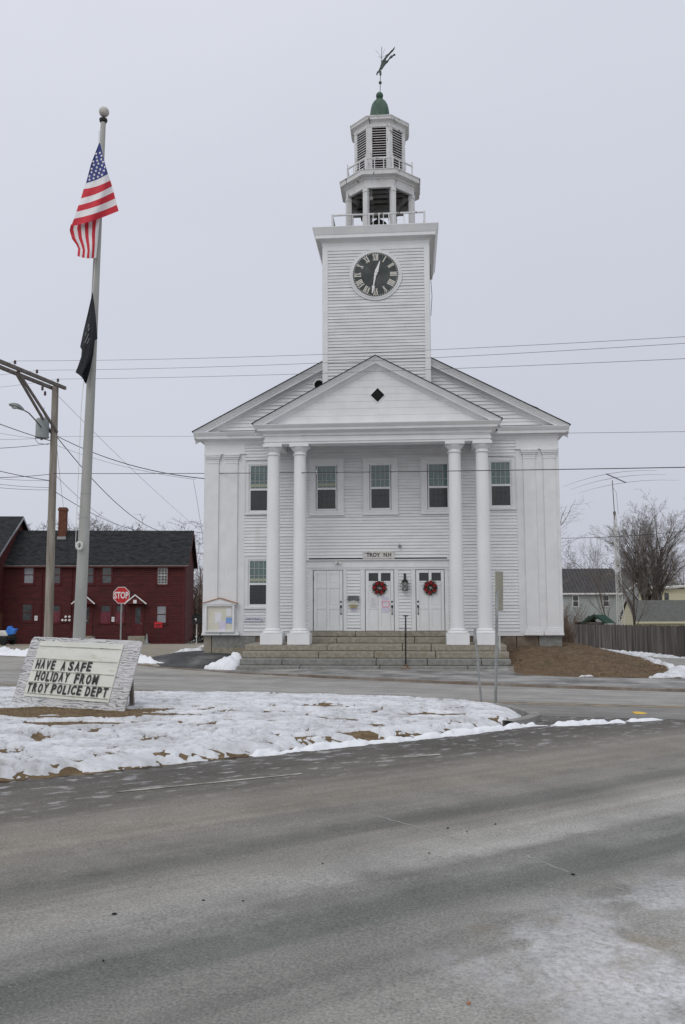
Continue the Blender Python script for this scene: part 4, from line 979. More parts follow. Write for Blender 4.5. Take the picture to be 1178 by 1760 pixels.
mb.build('tower_railing', m_bel, hall)
# louvred stage
mb = MB(); Z0, Z1 = 17.62, 19.56
pts = octo(.95)
for i in range(8):
    a, b = Vector(pts[i]+(0,)), Vector(pts[(i+1) % 8]+(0,)); d = (b-a).normalized(); L = (b-a).length; nrm = Vector((d.y, -d.x, 0)); bw = .135
    for s0, s1 in ((0, bw), (L-bw, L)): mb.obox(a+d*s0+Vector((0, 0, Z0))-nrm*.05, d*(s1-s0), nrm*.05, Vector((0, 0, Z1-Z0)))
    mb.obox(a+d*bw+Vector((0, 0, Z0))-nrm*.05, d*(L-2*bw), nrm*.047, Vector((0, 0, .10)))
mb.sweep(octo(.95), [(-.06, 19.50), (.004, 19.50), (.012, 19.505), (.012, 19.66), (.03, 19.68), (.045, 19.70), (.13, 19.73), (.135, 19.80), (.16, 19.84), (.16, 19.865), (-.65, 20.30)], close=True)
stage = mb.build('louvred_lantern', m_bel, hall)
mb = MB(); mb.prism(octo(.80), 'z', Z0, 19.6); mb.build('lantern_core', m_louv, stage)
for i in range(8):
    a, b = Vector(pts[i]+(0,)), Vector(pts[(i+1) % 8]+(0,)); d = (b-a).normalized(); L = (b-a).length; nrm = Vector((d.y, -d.x, 0)); bw = .137; mb = MB(); z = Z0+.13
    while z < Z1-.06:
        o = a+d*bw-nrm*.10+Vector((0, 0, z+.045)); mb.obox(o, d*(L-2*bw), nrm*.085+Vector((0, 0, -.045)), Vector((0, 0, .022))); z += .0955
    mb.build('louver', m_bel, stage)
mb = MB(); mb.lathe([(.42, 20.02), (.40, 20.18), (.385, 20.30), (.375, 20.42), (.365, 20.58), (.345, 20.74), (.305, 20.90), (.25, 21.01), (.18, 21.09), (.12, 21.12), (.105, 21.15), (.125, 21.19)], (BX, BY, 0), 36)
mb.ball((BX, BY, 21.30), .14, 24, 14); mb.build('dome', m_verd, hall, smooth=True)

# weathervane standing on the dome
vane = thing('weathervane', 'green copper weathervane of a leaping animal on a thin rod above the dome', 'weathervane', (BX, BY, 21.43))
VX = BX+.05
def vp(zx, zy): q = P(640+zx/17.6, 70+zy/17.6, BY); return (q.x, q.z)
mb = MB(); mb.tube([(VX-.03, BY, 21.41), (VX-.01, BY, 22.2), (VX, BY, 22.55)], [.014, .012, .01], 8); mb.tube([(vp(275, 640)[0], BY, vp(275, 640)[1]), (vp(290, 190)[0], BY, vp(290, 190)[1])], .012, 6)
mb.ball((VX-.02, BY, 21.83), .062, 16, 10); mb.build('rod', m_vane, vane, world=True, smooth=True)
mb = MB()
for pts_ in ([(290, 540), (230, 420), (150, 310), (85, 270)], [(290, 540), (330, 370), (380, 220)], [(290, 540), (220, 470), (170, 480)], [(290, 540), (340, 470), (430, 415)]):
    mb.tube([(vp(*p)[0], BY+.02*i, vp(*p)[1]) for i, p in enumerate(pts_)], .005, 5)
mb.build('prong', m_wireg, vane, world=True)
body = [(270, 880), (300, 860), (410, 705), (480, 640), (530, 545), (600, 512), (650, 450), (705, 440), (692, 402), (650, 408), (610, 455), (570, 452), (525, 500), (480, 580), (430, 618), (412, 570), (440, 520), (500, 445), (560, 370), (630, 312), (690, 205), (680, 185), (640, 268), (570, 308), (500, 395), (430, 435), (360, 548), (290, 622), (268, 700), (256, 770), (200, 890), (180, 935), (148, 940), (120, 1030), (155, 1030), (182, 960), (205, 965), (222, 905), (252, 835)]
mb = MB(); mb.prism([vp(*p) for p in body], 'y', BY-.035, BY+.035); mb.build('figure', m_vane, vane, world=True, bevel=.012)
mb = MB(); mb.lathe([(.001, -.11), (.035, -.09), (.045, 0), (.035, .09), (.001, .11)], (VX-.01, BY, 22.22), 12); mb.build('swivel', m_vane, vane, world=True, smooth=True)

# ------------------------------------------------------------------ steps
steps = thing('stone_steps', 'broad granite steps rising to the columned porch', 'steps', (-.1, -1.5, 0))
def course(name, x0, x1, y0, y1, z0, z1, cuts, mat):
    mb = MB(); xs = [x0]+cuts+[x1]
    for a, b in zip(xs, xs[1:]): mb.box(a+.009, b-.009, y0, y1, z0, z1-.004)
    return mb.build(name, mat, steps, world=True, bevel=.018)
course('step', -4.30, 4.10, -3.27, -2.2, -.16, .137, [-2.35, .10, 1.0-.05, 2.75], m_gran2)
course('step', -4.29, 4.095, -2.87, -2.1, .140, .327, [-2.95, -.02, 1.55, 3.2], m_gran2)
course('step', -4.285, 4.085, -2.47, -2.0, .330, .525, [-1.85, -.10, 1.82], m_gran)
course('step', -4.275, 4.06, -2.06, -.25, .530, .713, [-1.62, .78, 1.7], m_gran)
course('step', -2.46, 2.33, -1.02, -.245, .716, .885, [-1.40, 1.18], m_gran)
course('threshold', -2.47, 2.345, -.24, .05, .888, 1.066, [-.83], m_gran)
mb = MB(); mb.box(-4.2, 4.0, -2.0, -.02, .1, .52); mb.build('core', m_brown, steps, world=True)
# rust stain around the railing foot is part of the rail's own base plate
hr = thing('handrail', 'rusty iron handrail standing on the stone steps before the doors', 'handrail', (.89, -3.0, .137))
mb = MB(); mb.tube([(.89, -3.02, .14), (.89, -3.02, 1.12)], .024, 8); mb.build('post', m_black, hr, world=True)
mb = MB(); mb.tube([(.89, -.72, .888), (.89, -.72, 1.60)], .024, 8); mb.build('post', m_black, hr, world=True)
mb = MB(); mb.tube([(.89, -3.12, 1.10), (.89, -.62, 1.60)], .026, 8); mb.box(.80, .98, -.66, -.60, 1.58, 1.61); mb.build('top_rail', m_black, hr, world=True)
mb = MB(); mb.lathe([(.09, 0), (.08, .012), (.04, .03), (.03, .06)], (.89, -3.02, .138), 14); mb.lathe([(.06, 0), (.05, .012), (.03, .04)], (.89, -.72, .886), 12); mb.build('foot_plate', m_rust, hr, world=True)
for cx_, cz_, w_, h_ in ((.90, .03, .30, .17),):
    mb = MB(); mb.prism([(cx_-.17, .137-.02), (cx_+.15, .132-.02), (cx_+.12, .02), (cx_+.03, -.03), (cx_-.10, -.02), (cx_-.15, .05)], 'y', -3.276, -3.272); 
    m_stain = M('rust stained stone', (.17, .10, .05), (.26, .19, .12), 8, rough=.9, c3=(.28, .28, .26), s3=6, lo3=.52, hi3=.62); mb.build('rust_stain', m_stain, steps, world=True)

# ------------------------------------------------------------------ things fixed to the hall front
sg = thing('name_sign', 'weathered wooden sign with dark letters above the centre door', 'sign', (0, -.03, 3.54))
mb = MB(); mb.box(-.57, .535, -.062, -.03, 3.545, 3.81); mb.build('board', M('peeling sign paint', (.50, .49, .47), (.66, .65, .63), 7, (1, 1, 3), rough=.8, c3=(.33, .30, .29), s3=4, st3=(1, 1, 4), lo3=.58, hi3=.70), sg, world=True, bevel=.006)
mb = MB(); o_ = (-.57, -.0625, 3.545)
add_text(mb, 'TROY', o_, (1, 0, 0), (0, 0, 1), .125, .60, .06, .205, .03); add_text(mb, 'N.H', o_, (1, 0, 0), (0, 0, 1), .72, .98, .07, .205, .03)
for a, b in ((.06, .20), (.13, .26)): mb.box(-.57+a, -.57+b, -.066, -.0625, 3.545+.19, 3.545+.205)
mb.build('lettering', M('dark letter paint', (.02, .018, .016), (.06, .05, .045), 9, rough=.6), sg, world=True)

def fixture_lantern():
    t = thing('wall_lantern', 'black iron wall lantern hanging between the two wreathed doors', 'lantern', (.872, -.03, 2.6))
    mb = MB(); mb.box(-.035, .035, -.03, 0, .20, .44); mb.tube([(0, -.03, .40), (0, -.11, .42), (0, -.14, .38), (0, -.14, .24)], .016, 8); mb.build('bracket', m_black, t)
    mb = MB(); mb.lathe([(.125, .13), (.12, .15), (.06, .225), (.03, .24), (.022, .27), (.001, .28)], (0, -.14, 0), 8, math.pi/8); mb.lathe([(.10, -.155), (.105, -.14), (.105, -.13)], (0, -.14, 0), 8, math.pi/8)
    for i in range(8):
        a = math.pi/8+i*math.pi/4; mb.tube([(.11*math.cos(a), -.14+.11*math.sin(a), .135), (.102*math.cos(a), -.14+.102*math.sin(a), -.135)], .007, 5)
    for s in (-1, 1): mb.tube([(s*.09, -.245, -.12), (-s*.09, -.245, .12)], .005, 5); mb.tube([(s*.105, -.14, .12), (s*.15, -.14, .06), (s*.15, -.14, -.06), (s*.105, -.14, -.12)], .005, 5)
    mb.build('cage', m_black, t)
    mb = MB(); mb.lathe([(.098, -.13), (.103, .13)], (0, -.14, 0), 8, math.pi/8); mb.build('lantern_glass', M('dusty lantern glass', (.25, .27, .27), (.38, .39, .38), 6, rough=.15, spec=.6), t)
fixture_lantern()
mbx = thing('mail_box', 'dark lidded mail box with papers fixed between the first and centre doors', 'mailbox', (-.90, -.03, 2.08))
mb = MB(); mb.prism([(-.13, .03), (-.13, .12), (-.02, .20), (0, .20), (0, .03)], 'x', -.19, .19); mb.build('lid', M('slate grey enamel', (.09, .095, .10), (.14, .145, .15), 5, rough=.5), mbx, bevel=.01)
mb = MB(); mb.box(-.15, .15, -.085, 0, -.14, .03); mb.prism([(-.10, .035), (.10, .035), (.07, -.005), (0, -.025), (-.07, -.005)], 'y', -.12, -.086); mb.build('box', m_pale, mbx, bevel=.006)
mb = MB(); mb.box(-.125, .115, -.095, -.086, -.22, -.10); mb.build('brass_plate', M('dull brass', (.30, .27, .14), (.40, .37, .22), 6, rough=.5), mbx)
def sheet(name, label, cx, cz, w, h, mat, y, lines=5, border=None, cat='notice'):
    t = thing(name, label, cat, (cx, y, cz)); mb = MB(); mb.box(-w/2, w/2, -.004, 0, -h/2, h/2); mb.build('paper', mat, t)
    if lines:
        mb = MB(); rng = random.Random(int(cx*1000)+7)
        for i in range(lines): z = h/2-h*(i+1)/(lines+1.0); mb.box(-w*.38, -w*.38+w*rng.uniform(.5, .76), -.0062, -.0045, z-h*.022, z+h*.022)
        mb.build('print', m_ink, t)
    if border:
        mb = MB(); b = .022
        for a in ((-w/2, w/2, h/2-b, h/2), (-w/2, w/2, -h/2, -h/2+b), (-w/2, -w/2+b, -h/2+b, h/2-b), (w/2-b, w/2, -h/2+b, h/2-b)): mb.box(a[0], a[1], -.0066, -.0047, a[2], a[3])
        mb.build('border', border, t)
    return t
YD = -.024
sheet('notice', 'small lilac slip pinned to the boards under the mail box', -.89, 1.79, .20, .12, m_lilac, -.034, 3)
sheet('notice', 'upper grey printed sheet on the centre door', -.21, 2.145, .22, .14, m_paper, YD, 5)
sheet('notice', 'lower grey printed sheet with a heavy foot line on the centre door', -.20, 1.96, .23, .17, m_paper, YD, 6)
sheet('notice', 'pale slip taped just above the pink bordered notice', .20, 2.19, .21, .10, m_lilac, YD, 2)
sheet('notice', 'white notice with a bright pink hand drawn border on the centre door', .205, 1.985, .25, .21, m_paper, YD, 4, m_pink)
sheet('notice', 'lilac and pink slip hanging under the pink bordered notice', .20, 1.79, .24, .15, m_lilac, YD, 2)
def wreath(label, cx, cz, seed):
    t = thing('wreath', label, 'wreath', (cx, -.028, cz), 0, 'wreaths on the doors'); rng = random.Random(seed); R = .165
    mb = MB(); mb.tube([(R*math.cos(a), -.03, R*math.sin(a)) for a in np.linspace(0, 2*math.pi, 25)], .03, 6, False); mb.build('wire_frame', m_black, t)
    mb = MB()
    for i in range(800):
        a = rng.uniform(0, 6.283); r = R+rng.gauss(-.004, .040); c = Vector((r*math.cos(a), -.035-rng.uniform(0, .05), r*math.sin(a)))
        d = Vector((rng.gauss(0, 1), rng.gauss(0, .5), rng.gauss(0, 1))).normalized(); s = d.cross(Vector((0, 1, .3))).normalized(); l = rng.uniform(.035, .07)
        mb.face([c, c+d*l*.5+s*.012, c+d*l, c+d*l*.5-s*.012])
    m_gr = bpy.data.materials.get('wreath greenery') or M('wreath greenery', (.012, .028, .016), (.03, .05, .03), 20, rough=.7)
    mb.build('greenery', m_gr, t)
    m_rd = bpy.data.materials.get('red flower silk') or M('red flower silk', (.20, .009, .013), (.36, .018, .024), 20, rough=.6)
    for k in range(6):
        a = k*math.pi/3+seed; c = Vector((R*math.cos(a), -.09, R*math.sin(a))); mb = MB()
        for j in range(9):
            b = j*2*math.pi/9+rng.uniform(-.2, .2); d = Vector((math.cos(b), -.25, math.sin(b))); s = Vector((-math.sin(b), 0, math.cos(b))); l = rng.uniform(.065, .100)
            mb.face([c, c+d*l*.5+s*.022, c+d*l+Vector((0, .02, 0)), c+d*l*.5-s*.022])
        mb.build('red_flower', m_rd, t)
wreath('red flowered wreath on the centre door above the pinned notices', -.005, 2.55, 1.0); wreath('red flowered wreath on the plain door beside the wall lantern', 1.735, 2.545, .4)
for lab, x, z in (('small grey floodlight on the clapboards above the name sign', .71, 3.97), ('small white twin floodlight on the frieze over the first door', -1.42, 3.39)):
    t = thing('security_light', lab, 'light', (x, -.03, z)); mm = M('light housing', (.16, .17, .17), (.26, .27, .27), 5) if z > 3.5 else m_pale
    mb = MB(); mb.lathe([(.001, -.05), (.05, -.04), (.055, .02), (.02, .06), (.001, .10)], (0, -.07, 0), 12); mb.lathe([(.045, -.02), (.04, .02)], (0, -.02, 0), 10)
    if z < 3.5: mb.v = []; mb.f = []; mb.m = []; mb.tube([(-.02, -.02, 0), (-.07, -.11, .03)], [.035, .055], 10); mb.tube([(.02, -.02, 0), (.06, -.11, .03)], [.035, .05], 10); mb.box(-.05, .05, -.03, 0, -.04, .04)
    mb.build('lamp_head', mm, t, smooth=True)
# notice board by the corner
nb = thing('notice_board', 'cream notice board with gabled top and pinned papers on the hall corner', 'notice board', (-5.545, -.08, 1.0))
mb = MB(); W2 = .52
for a in ((-W2, -W2+.07, .03, .98), (W2-.07, W2, .03, .98)): mb.box(a[0], a[1], -.13, 0, a[2], a[3])
mb.box(-W2+.07, W2-.07, -.13, 0, .03, .09); mb.box(-W2+.07, W2-.07, -.13, 0, .93, .98); mb.prism([(-.60, 1.015), (.60, 1.015), (.60, 1.03), (.0, 1.20), (-.60, 1.03)], 'y', -.14, .0); mb.box(-.585, .585, -.15, 0, .982, 1.013); mb.box(-.03, .03, -.02, .0, -.08, .03)
mb.build('case', m_trim, nb, bevel=.005)
mb = MB(); mb.box(-W2+.071, W2-.071, -.06, -.03, .091, .929); mb.build('pinboard', m_cream, nb)
mb = MB()
for s in (-1, 1): mb.beam((s*.63, -.08, 1.028), (0, -.08, 1.213), .19, .022)
mb.build('top_flashing', m_orange, nb)
for x, z, w, h, mt in ((-.06, .53, .23, .36, m_paper), (.10, .26, .22, .34, m_lilac), (.32, .72, .17, .26, m_paper), (.345, .44, .25, .20, m_blue)):
    mb = MB(); mb.box(x-w/2, x+w/2, -.066-.002*(x > .05)-.002*(x > .3)-.002*(z < .5), -.061, z-h/2, z+h/2); mb.build('pinned_paper', mt, nb)
es = thing('entrance_sign', 'narrow white sign with blue lettering under the lower window', 'sign', (-4.38, -.03, 1.47))
mb = MB(); mb.box(-.35, .36, -.03, 0, -.075, .09); mb.build('plate', m_white, es, bevel=.004)
mb = MB(); o_ = (-.35, -.031, -.075); X_, Z_ = (1, 0, 0), (0, 0, 1)
add_text(mb, 'HANDP ENTRANCE', o_, X_, Z_, .10, .60, .045, .125, .015)
mb.prism([(-.35+.03, .01), (-.35+.075, -.02), (-.35+.075, .04)], 'y', -.0345, -.031)
mb.tube([(-.35+.65, -.034, .05), (-.35+.65, -.034, 0), (-.35+.68, -.034, -.02)], .008, 5); mb.tube([(-.35+.645+.03*math.cos(a), -.034, -.02+.03*math.sin(a)) for a in np.linspace(1.8, 6.0, 10)], .006, 5)
for a in ((0, .71, 0, .008), (0, .71, .157, .165)): mb.box(-.35+a[0], -.35+a[1], -.0325, -.0305, -.075+a[2], -.075+a[3])
mb.build('lettering', m_blueink, es)

# ------------------------------------------------------------------ things on the traffic island
BL, BR = D(20, 1207, 14.0), D(213, 1224, 12.95)
su = (BR-BL); SW = su.length; yawS = math.atan2(su.y, su.x)
ms = thing('message_board', 'leaning weathered plywood message board with black changeable letters in the snow', 'sign', (BL.x, BL.y, BL.z), yawS)
tilt = Matrix.Rotation(-(math.asin((BR.z-BL.z)/SW)), 4, 'Y') @ Matrix.Rotation(math.radians(-20), 4, 'X')
eu_, ev_, en_ = Vector(tilt.col[0][:3]), Vector(tilt.col[2][:3]), -Vector(tilt.col[1][:3])
def brd(mb, u0, u1, v0, v1, w0, w1): mb.obox(eu_*u0+ev_*v0+en_*w0, eu_*(u1-u0), en_*(w1-w0), ev_*(v1-v0))
SH = 1.14
mb = MB()
c_ = .06; out = [(0, -.12), (SW, -.12), (SW, SH-.03), (SW-.04, SH), (c_, SH), (.01, SH-c_), (0, SH*.5)]
f_ = [eu_*a+ev_*b for a, b in out]; k_ = [p-en_*.025 for p in f_]; n0 = len(f_)
mb.add(f_+k_, [tuple(range(n0)), tuple(range(2*n0-1, n0-1, -1))]+[(i, i+n0, (i+1) % n0+n0, (i+1) % n0) for i in range(n0)])
mb.build('plywood', m_ply, ms)
mb = MB(); PU0, PU1, PV0, PV1 = .10*SW, .858*SW, .105*SH, .935*SH
brd(mb, PU0, PU1, PV0, PV1, .001, .02); mb.build('letter_panel', m_signp, ms, bevel=.004)
mb = MB()
for v0 in (.16, .325, .495, .675, .865):
    brd(mb, PU0+.02, PU1-.02, (v0-.011)*SH, (v0-.003)*SH, .0202, .034)
mb.build('letter_track', M('grimy clear track', (.42, .43, .36), (.56, .57, .49), 3, (1, 1, 1), rough=.4, c3=(.12, .12, .10), s3=5, lo3=.50, hi3=.62), ms)
mb = MB()
for words_, v0, v1 in ((((('HAVE', .128, .315), ('A', .365, .415), ('SAFE', .43, .645))), .512, .650), (((('HOLIDAY', .155, .475), ('FROM', .515, .735))), .338, .478), (((('TROY', .112, .315), ('POLICE', .335, .615), ('DEPT', .640, .842))), .170, .305)):
    for w_, a, b in words_:
        # letters spaced one by one, as they are clipped into the tracks
        lw = {'I': .45, 'M': 1.15, 'L': .85, 'E': .9, 'F': .9}; tot = sum(lw.get(ch, 1.0) for ch in w_); x = a; un = (b-a)/tot; rngl = random.Random(len(w_)*7+int(a*100))
        for ch in w_:
            wd = lw.get(ch, 1.0)*un; j = rngl.uniform(-.006, .006); fill = .42 if ch == 'I' else .74
            add_text(mb, ch, en_*.030, eu_, ev_, (x+wd*(1-fill)/2)*SW, (x+wd*(1+fill)/2)*SW, (v0+j)*SH, (v1+j)*SH, .035, .004); x += wd
mb.build('lettering', m_letter, ms)
for u in (.25, SW-.25):
    mb = MB(); mb.beam(eu_*u+ev_*(-.1)-en_*.05, eu_*u+ev_*(SH-.1)-en_*.05, .09, .04); mb.beam(eu_*u+ev_*(SH-.2)-en_*.08, eu_*u+ev_*.0-en_*.55, .07, .04); mb.build('prop', m_wood, ms)

FY = -13.0
fb, ft = P(136, 1100, FY), P(178, 207, FY); fd = (ft-fb).normalized(); fb0 = fb+fd*((isl_z(fb.x, fb.y)-.1-fb.z)/fd.z)
fp = thing('flagpole', 'tall tapered grey flagpole with a white ball on top behind the message board', 'flagpole', (fb0.x, fb0.y, fb0.z))
mb = MB(); L_ = (ft-fb0).length; ts = [0, .18, .36, .54, .70, .85, .93, 1.0]
mb.tube([fb0+fd*L_*t for t in ts], [.126-.074*t for t in ts], 24); mb.build('shaft', m_pole, fp, world=True, smooth=True)
mb = MB(); mb.lathe([(.052, -.05), (.07, -.04), (.085, .0), (.08, .03), (.03, .05), (.012, .06), (.012, .13)], ft, 16); mb.build('truck', m_black, fp, world=True, smooth=True)
mb = MB(); mb.ball(ft+Vector((.01, 0, .185)), .104, 24, 14); mb.build('ball', M('dull white ball', (.40, .38, .35), (.52, .50, .47), 4, rough=.5), fp, world=True, smooth=True)
mb = MB(); h0 = P(171, 225, FY-.15); mb.tube([h0, P(163, 470, FY-.15), P(140, 700, FY-.16), P(130, 940, FY-.17)], .006, 5); mb.build('halyard', m_pale, fp, world=True)
mb = MB()
for i in range(5):
    c = P(136, 938, FY-.15-.012*i); mb.tube([c+Vector((.052*math.cos(a)+.004*i, 0, .07*math.sin(a))) for a in np.linspace(0, 6.283, 14)], .022, 6, False)
mb.build('coiled_rope', m_pale, fp, world=True)
mb = MB()
for zz in (.30, .34, .55): 
    c = fb0+fd*L_*zz; mb.lathe([(.1255-.074*zz, -.012), (.1275-.074*zz, 0), (.1255-.074*zz, .012)], c, 24)
mb.build('band', m_galv, fp, world=True)

def sheet_mesh(rows, nu, YB, wave, seed):
    """rows of (left px, right px); returns point(r, u) with cloth folds in depth"""
    def pt(r, u):
        i = min(int(r), len(rows)-2); t = r-i; a = [rows[i][0][k]*(1-t)+rows[i+1][0][k]*t for k in (0, 1)]; b = [rows[i][1][k]*(1-t)+rows[i+1][1][k]*t for k in (0, 1)]
        x = a[0]+(b[0]-a[0])*u; y = a[1]+(b[1]-a[1])*u+2.5*math.sin(u*math.pi)*min(r/3, 1)
        w = min(r/1.5, 1); return P(x, y, YB+w*wave*(math.sin(u*5.2+r*.35+seed)+.45*math.sin(u*11+r*.8)))
    return pt
us = thing('flag', 'american flag with red and white stripes drooping beside the pole top', 'flag', tuple(P(171, 248, FY-.15)))
rows = [((170.5, 246), (172.5, 246)), ((157, 281), (179, 275)), ((148, 315), (186, 299)), ((144, 325), (190, 310)), ((139.5, 341), (193, 320)), ((135, 353), (195.7, 330)), ((131.5, 364), (198.5, 341)), ((127.5, 376), (201.2, 352)), ((122.3, 389), (204.3, 362.5))]
pt = sheet_mesh(rows, 24, FY-.36, .07, 0.3); mb = MB(); NU, NV = 28, 8
for i in range((len(rows)-1)*NV):
    r0, r1 = i/NV, (i+1)/NV; mb.cur = 2 if r0 < 2 else (1 if int(r0) % 2 == 0 else 0)
    for j in range(NU):
        mb.face([pt(r1, j/NU), pt(r1, (j+1)/NU), pt(r0, (j+1)/NU), pt(r0, j/NU)])
mb.cur = 1
for k_, r in enumerate(np.linspace(.55, 1.88, 8)):
    n_s = max(1, int(1+r*2.2))
    for j in range(n_s):
        u = (j+.5+(.25 if k_ % 2 else -.05))/n_s
        if not .08 < u < .94: continue
        c = pt(r, u)+Vector((0, -.012, 0)); s_ = .030; pts_ = []
        for q in range(10): a = q*math.pi/5; rr = s_ if q % 2 == 0 else s_*.45; pts_.append(c+Vector((rr*math.sin(a), -.002*abs(math.sin(a)), rr*math.cos(a)*1.15)))
        mb.face(pts_[::-1])
mb.build('upper_fold', [m_flagr, m_flagw, m_flagb], us, world=True, smooth=True)
rows2 = [((122, 386), (173, 366)), ((119.9, 396), (172, 378)), ((124.3, 411), (169.5, 400)), ((131, 420), (168, 418)), ((134.5, 427), (166.8, 430)), ((133.2, 440), (165.7, 443))]
pt2 = sheet_mesh(rows2, 24, FY-.24, .045, 1.1); mb = MB(); NU = 32
for i in range((len(rows2)-1)*6):
    r0, r1 = i/6, (i+1)/6
    for j in range(NU):
        mb.cur = 0 if (j*8//NU) % 2 == 0 else 1; mb.face([pt2(r1, j/NU), pt2(r1, (j+1)/NU), pt2(r0, (j+1)/NU), pt2(r0, j/NU)])
mb.build('lower_fold', [m_flagr, m_flagw], us, world=True, smooth=True)
bf = thing('flag', 'limp black flag hanging lower on the pole', 'flag', tuple(P(159.5, 504, FY-.15)))
rows3 = [((159.0, 503), (160.0, 503)), ((151, 539), (164.8, 543)), ((144, 568), (166.5, 563)), ((138, 596), (168, 582)), ((140.8, 601), (163.4, 583.5)), ((139.8, 613), (160.5, 610)), ((134, 630), (156.5, 630)), ((130, 640), (153.5, 642)), ((142.5, 648), (148.6, 660))]
pt3 = sheet_mesh(rows3, 16, FY-.26, .045, .8); mb = MB()
for i in range((len(rows3)-1)*6):
    r0, r1 = i/6, (i+1)/6
    for j in range(16): mb.face([pt3(r1, j/16), pt3(r1, (j+1)/16), pt3(r0, (j+1)/16), pt3(r0, j/16)])
mb.build('cloth', m_flagk, bf, world=True, smooth=True)
mb = MB()
for px, py, a in ((152.5, 560, .3), (153, 566, .2), (147.5, 574, .4), (151.5, 576.5, .2), (149.5, 582, .3), (153, 584, .2), (147, 587, .4), (151, 588, .1)):
    c = P(px, py, FY-.39); mb.beam(c+Vector((-.012, 0, -.03)), c+Vector((.012, 0, .03)), .008, .008)
mb.build('lettering', M('grey flag print', (.22, .25, .25), (.32, .35, .35), 9), bf, world=True)

# two sign posts at the island tip
p0 = P(852, 1218, -12.95); gz0 = isl_z(p0.x, p0.y)-.05; p1 = P(856, 984, -12.95)
sp = thing('sign_post', 'upright steel sign post with grey sign plates seen from behind near the island tip', 'sign post', (p0.x, p0.y, gz0))
mb = MB(); a_ = Vector((p0.x, p0.y, gz0)); b_ = P(855, 1015, -12.95)
mb.beam(a_, b_, .052, .03, (0, 1, 0)); mb.build('post', m_galv, sp, world=True)
mb = MB(); mb.beam(a_, a_+Vector((0, 0, .10)), .10, .06, (0, 1, 0)); mb.beam(a_+Vector((-.01, -.025, .05)), a_+(b_-a_)*.45+Vector((-.01, -.025, 0)), .03, .02, (0, 1, 0)); mb.build('base_sleeve', m_galv, sp, world=True)
mb = MB(); q0, q1 = P(856.5, 1050, -12.90), P(856.5, 982, -12.90); mb.obox(q0+Vector((-.045, 0, 0)), Vector((.16, .20, 0)), Vector((-.012, .005, 0)), q1-q0); mb.build('sign_plate', M('faded beige sign back', (.30, .29, .23), (.38, .37, .30), 3, rough=.6), sp, world=True)
mb = MB(); q0 = P(857, 1104, -12.90); rr = .165; v_ = []
ax_ = Vector((.17, .985, 0))
for k in range(8): a = math.pi/8+k*math.pi/4; v_.append(q0+ax_*(rr*1.1*math.cos(a)+.12)+Vector((.02, 0, rr*1.35*math.sin(a))))
o2 = [p+Vector((-.012, .003, 0)) for p in v_]; mb.add(v_+o2, [tuple(range(8)), tuple(range(15, 7, -1))]+[(i, i+8, (i+1) % 8+8, (i+1) % 8) for i in range(8)]); mb.build('round_plate', m_pale, sp, world=True)
p0 = P(828.5, 1214, -12.7); g0 = isl_z(p0.x, p0.y)-.05; p1 = P(816.5, 1080, -12.7)
lp = thing('bent_post', 'thin leaning steel post without a sign beside the upright post', 'post', (p0.x, p0.y, g0))
mb = MB(); mb.beam((p0.x, p0.y, g0), p1, .042, .022, (0, 1, 0)); mb.beam(p1+Vector((0, -.012, -.03)), p1+(Vector((p0.x, p0.y, g0))-p1)*.3+Vector((0, -.012, 0)), .03, .012, (0, 1, 0)); mb.build('post', m_galv, lp, world=True)

# ------------------------------------------------------------------ stop sign, utility pole, wires
st = D(209, 1023, 37.5); sgz = gz(st.x, st.y)
so = thing('stop_sign', 'red octagonal stop sign on a steel post before the red house', 'stop sign', (st.x, st.y, sgz), math.radians(2))
mb = MB(); mb.beam((.0, .03, -.1), (.0, .03, st.z-sgz+.3), .065, .04, (0, 1, 0)); mb.build('post', m_galv, so)
R8 = .40
mb = MB(); mb.prism([(R8*math.cos(math.pi/8+k*math.pi/4), st.z-sgz+R8*math.sin(math.pi/8+k*math.pi/4)) for k in range(8)], 'y', -.004, .004); pl_ = mb.build('plate', m_white, so)
mb = MB(); R7 = .372; mb.prism([(R7*math.cos(math.pi/8+k*math.pi/4), st.z-sgz+R7*math.sin(math.pi/8+k*math.pi/4)) for k in range(8)], 'y', -.0075, -.0045); mb.build('red_face', m_stop, pl_)
mb = MB(); add_text(mb, 'STOP', (0, -.0078, st.z-sgz), (1, 0, 0), (0, 0, 1), -.325, .325, -.155, .155, .03, .003); mb.build('lettering', m_white, pl_)

UY = 5.0
ub, ut = P(83.5, 1090, UY), P(95.5, 664, UY); ud = (ut-ub).normalized(); u0 = ub+ud*((gz(ub.x, ub.y)-.1-ub.z)/ud.z)
up_ = thing('utility_pole', 'weathered wooden utility pole with a double crossarm and a transformer', 'utility pole', tuple(u0))
mb = MB(); mb.tube([u0, u0+ud*(ut-u0).length*.5, ut], [.185, .16, .135], 16); mb.build('shaft', m_wood, up_, world=True, smooth=True)
AZ = ut.z-.06
aR, aL = Zp(103.5, 668, AZ), Zp(-22, 617, AZ); ad = (aL-aR).normalized(); an = Vector((ad.y, -ad.x, 0))
if an.y > 0: an = -an
for s in (.26, -.26):
    mb = MB(); mb.beam(aR+an*s, aL+an*s, .11, .14); mb.build('crossarm', m_arm, up_, world=True, bevel=.008)
for s, px0 in ((.19, 32), (-.19, 47)):
    a_ = Zp(px0, 655, AZ-.08); q = u0+ud*((Zp(90, 742, 0).z)*0+ (ut-u0).length*.81)
    tt = (aR-a_).length; f_ = aR+ad*(3.15 if s > 0 else 2.65)+an*s-Vector((0, 0, .06)); mb = MB(); mb.beam(f_, u0+ud*(ut-u0).length*(.825)+an*s*.8, .07, .10); mb.build('brace', m_arm, up_, world=True)
AL = (aL-aR).length
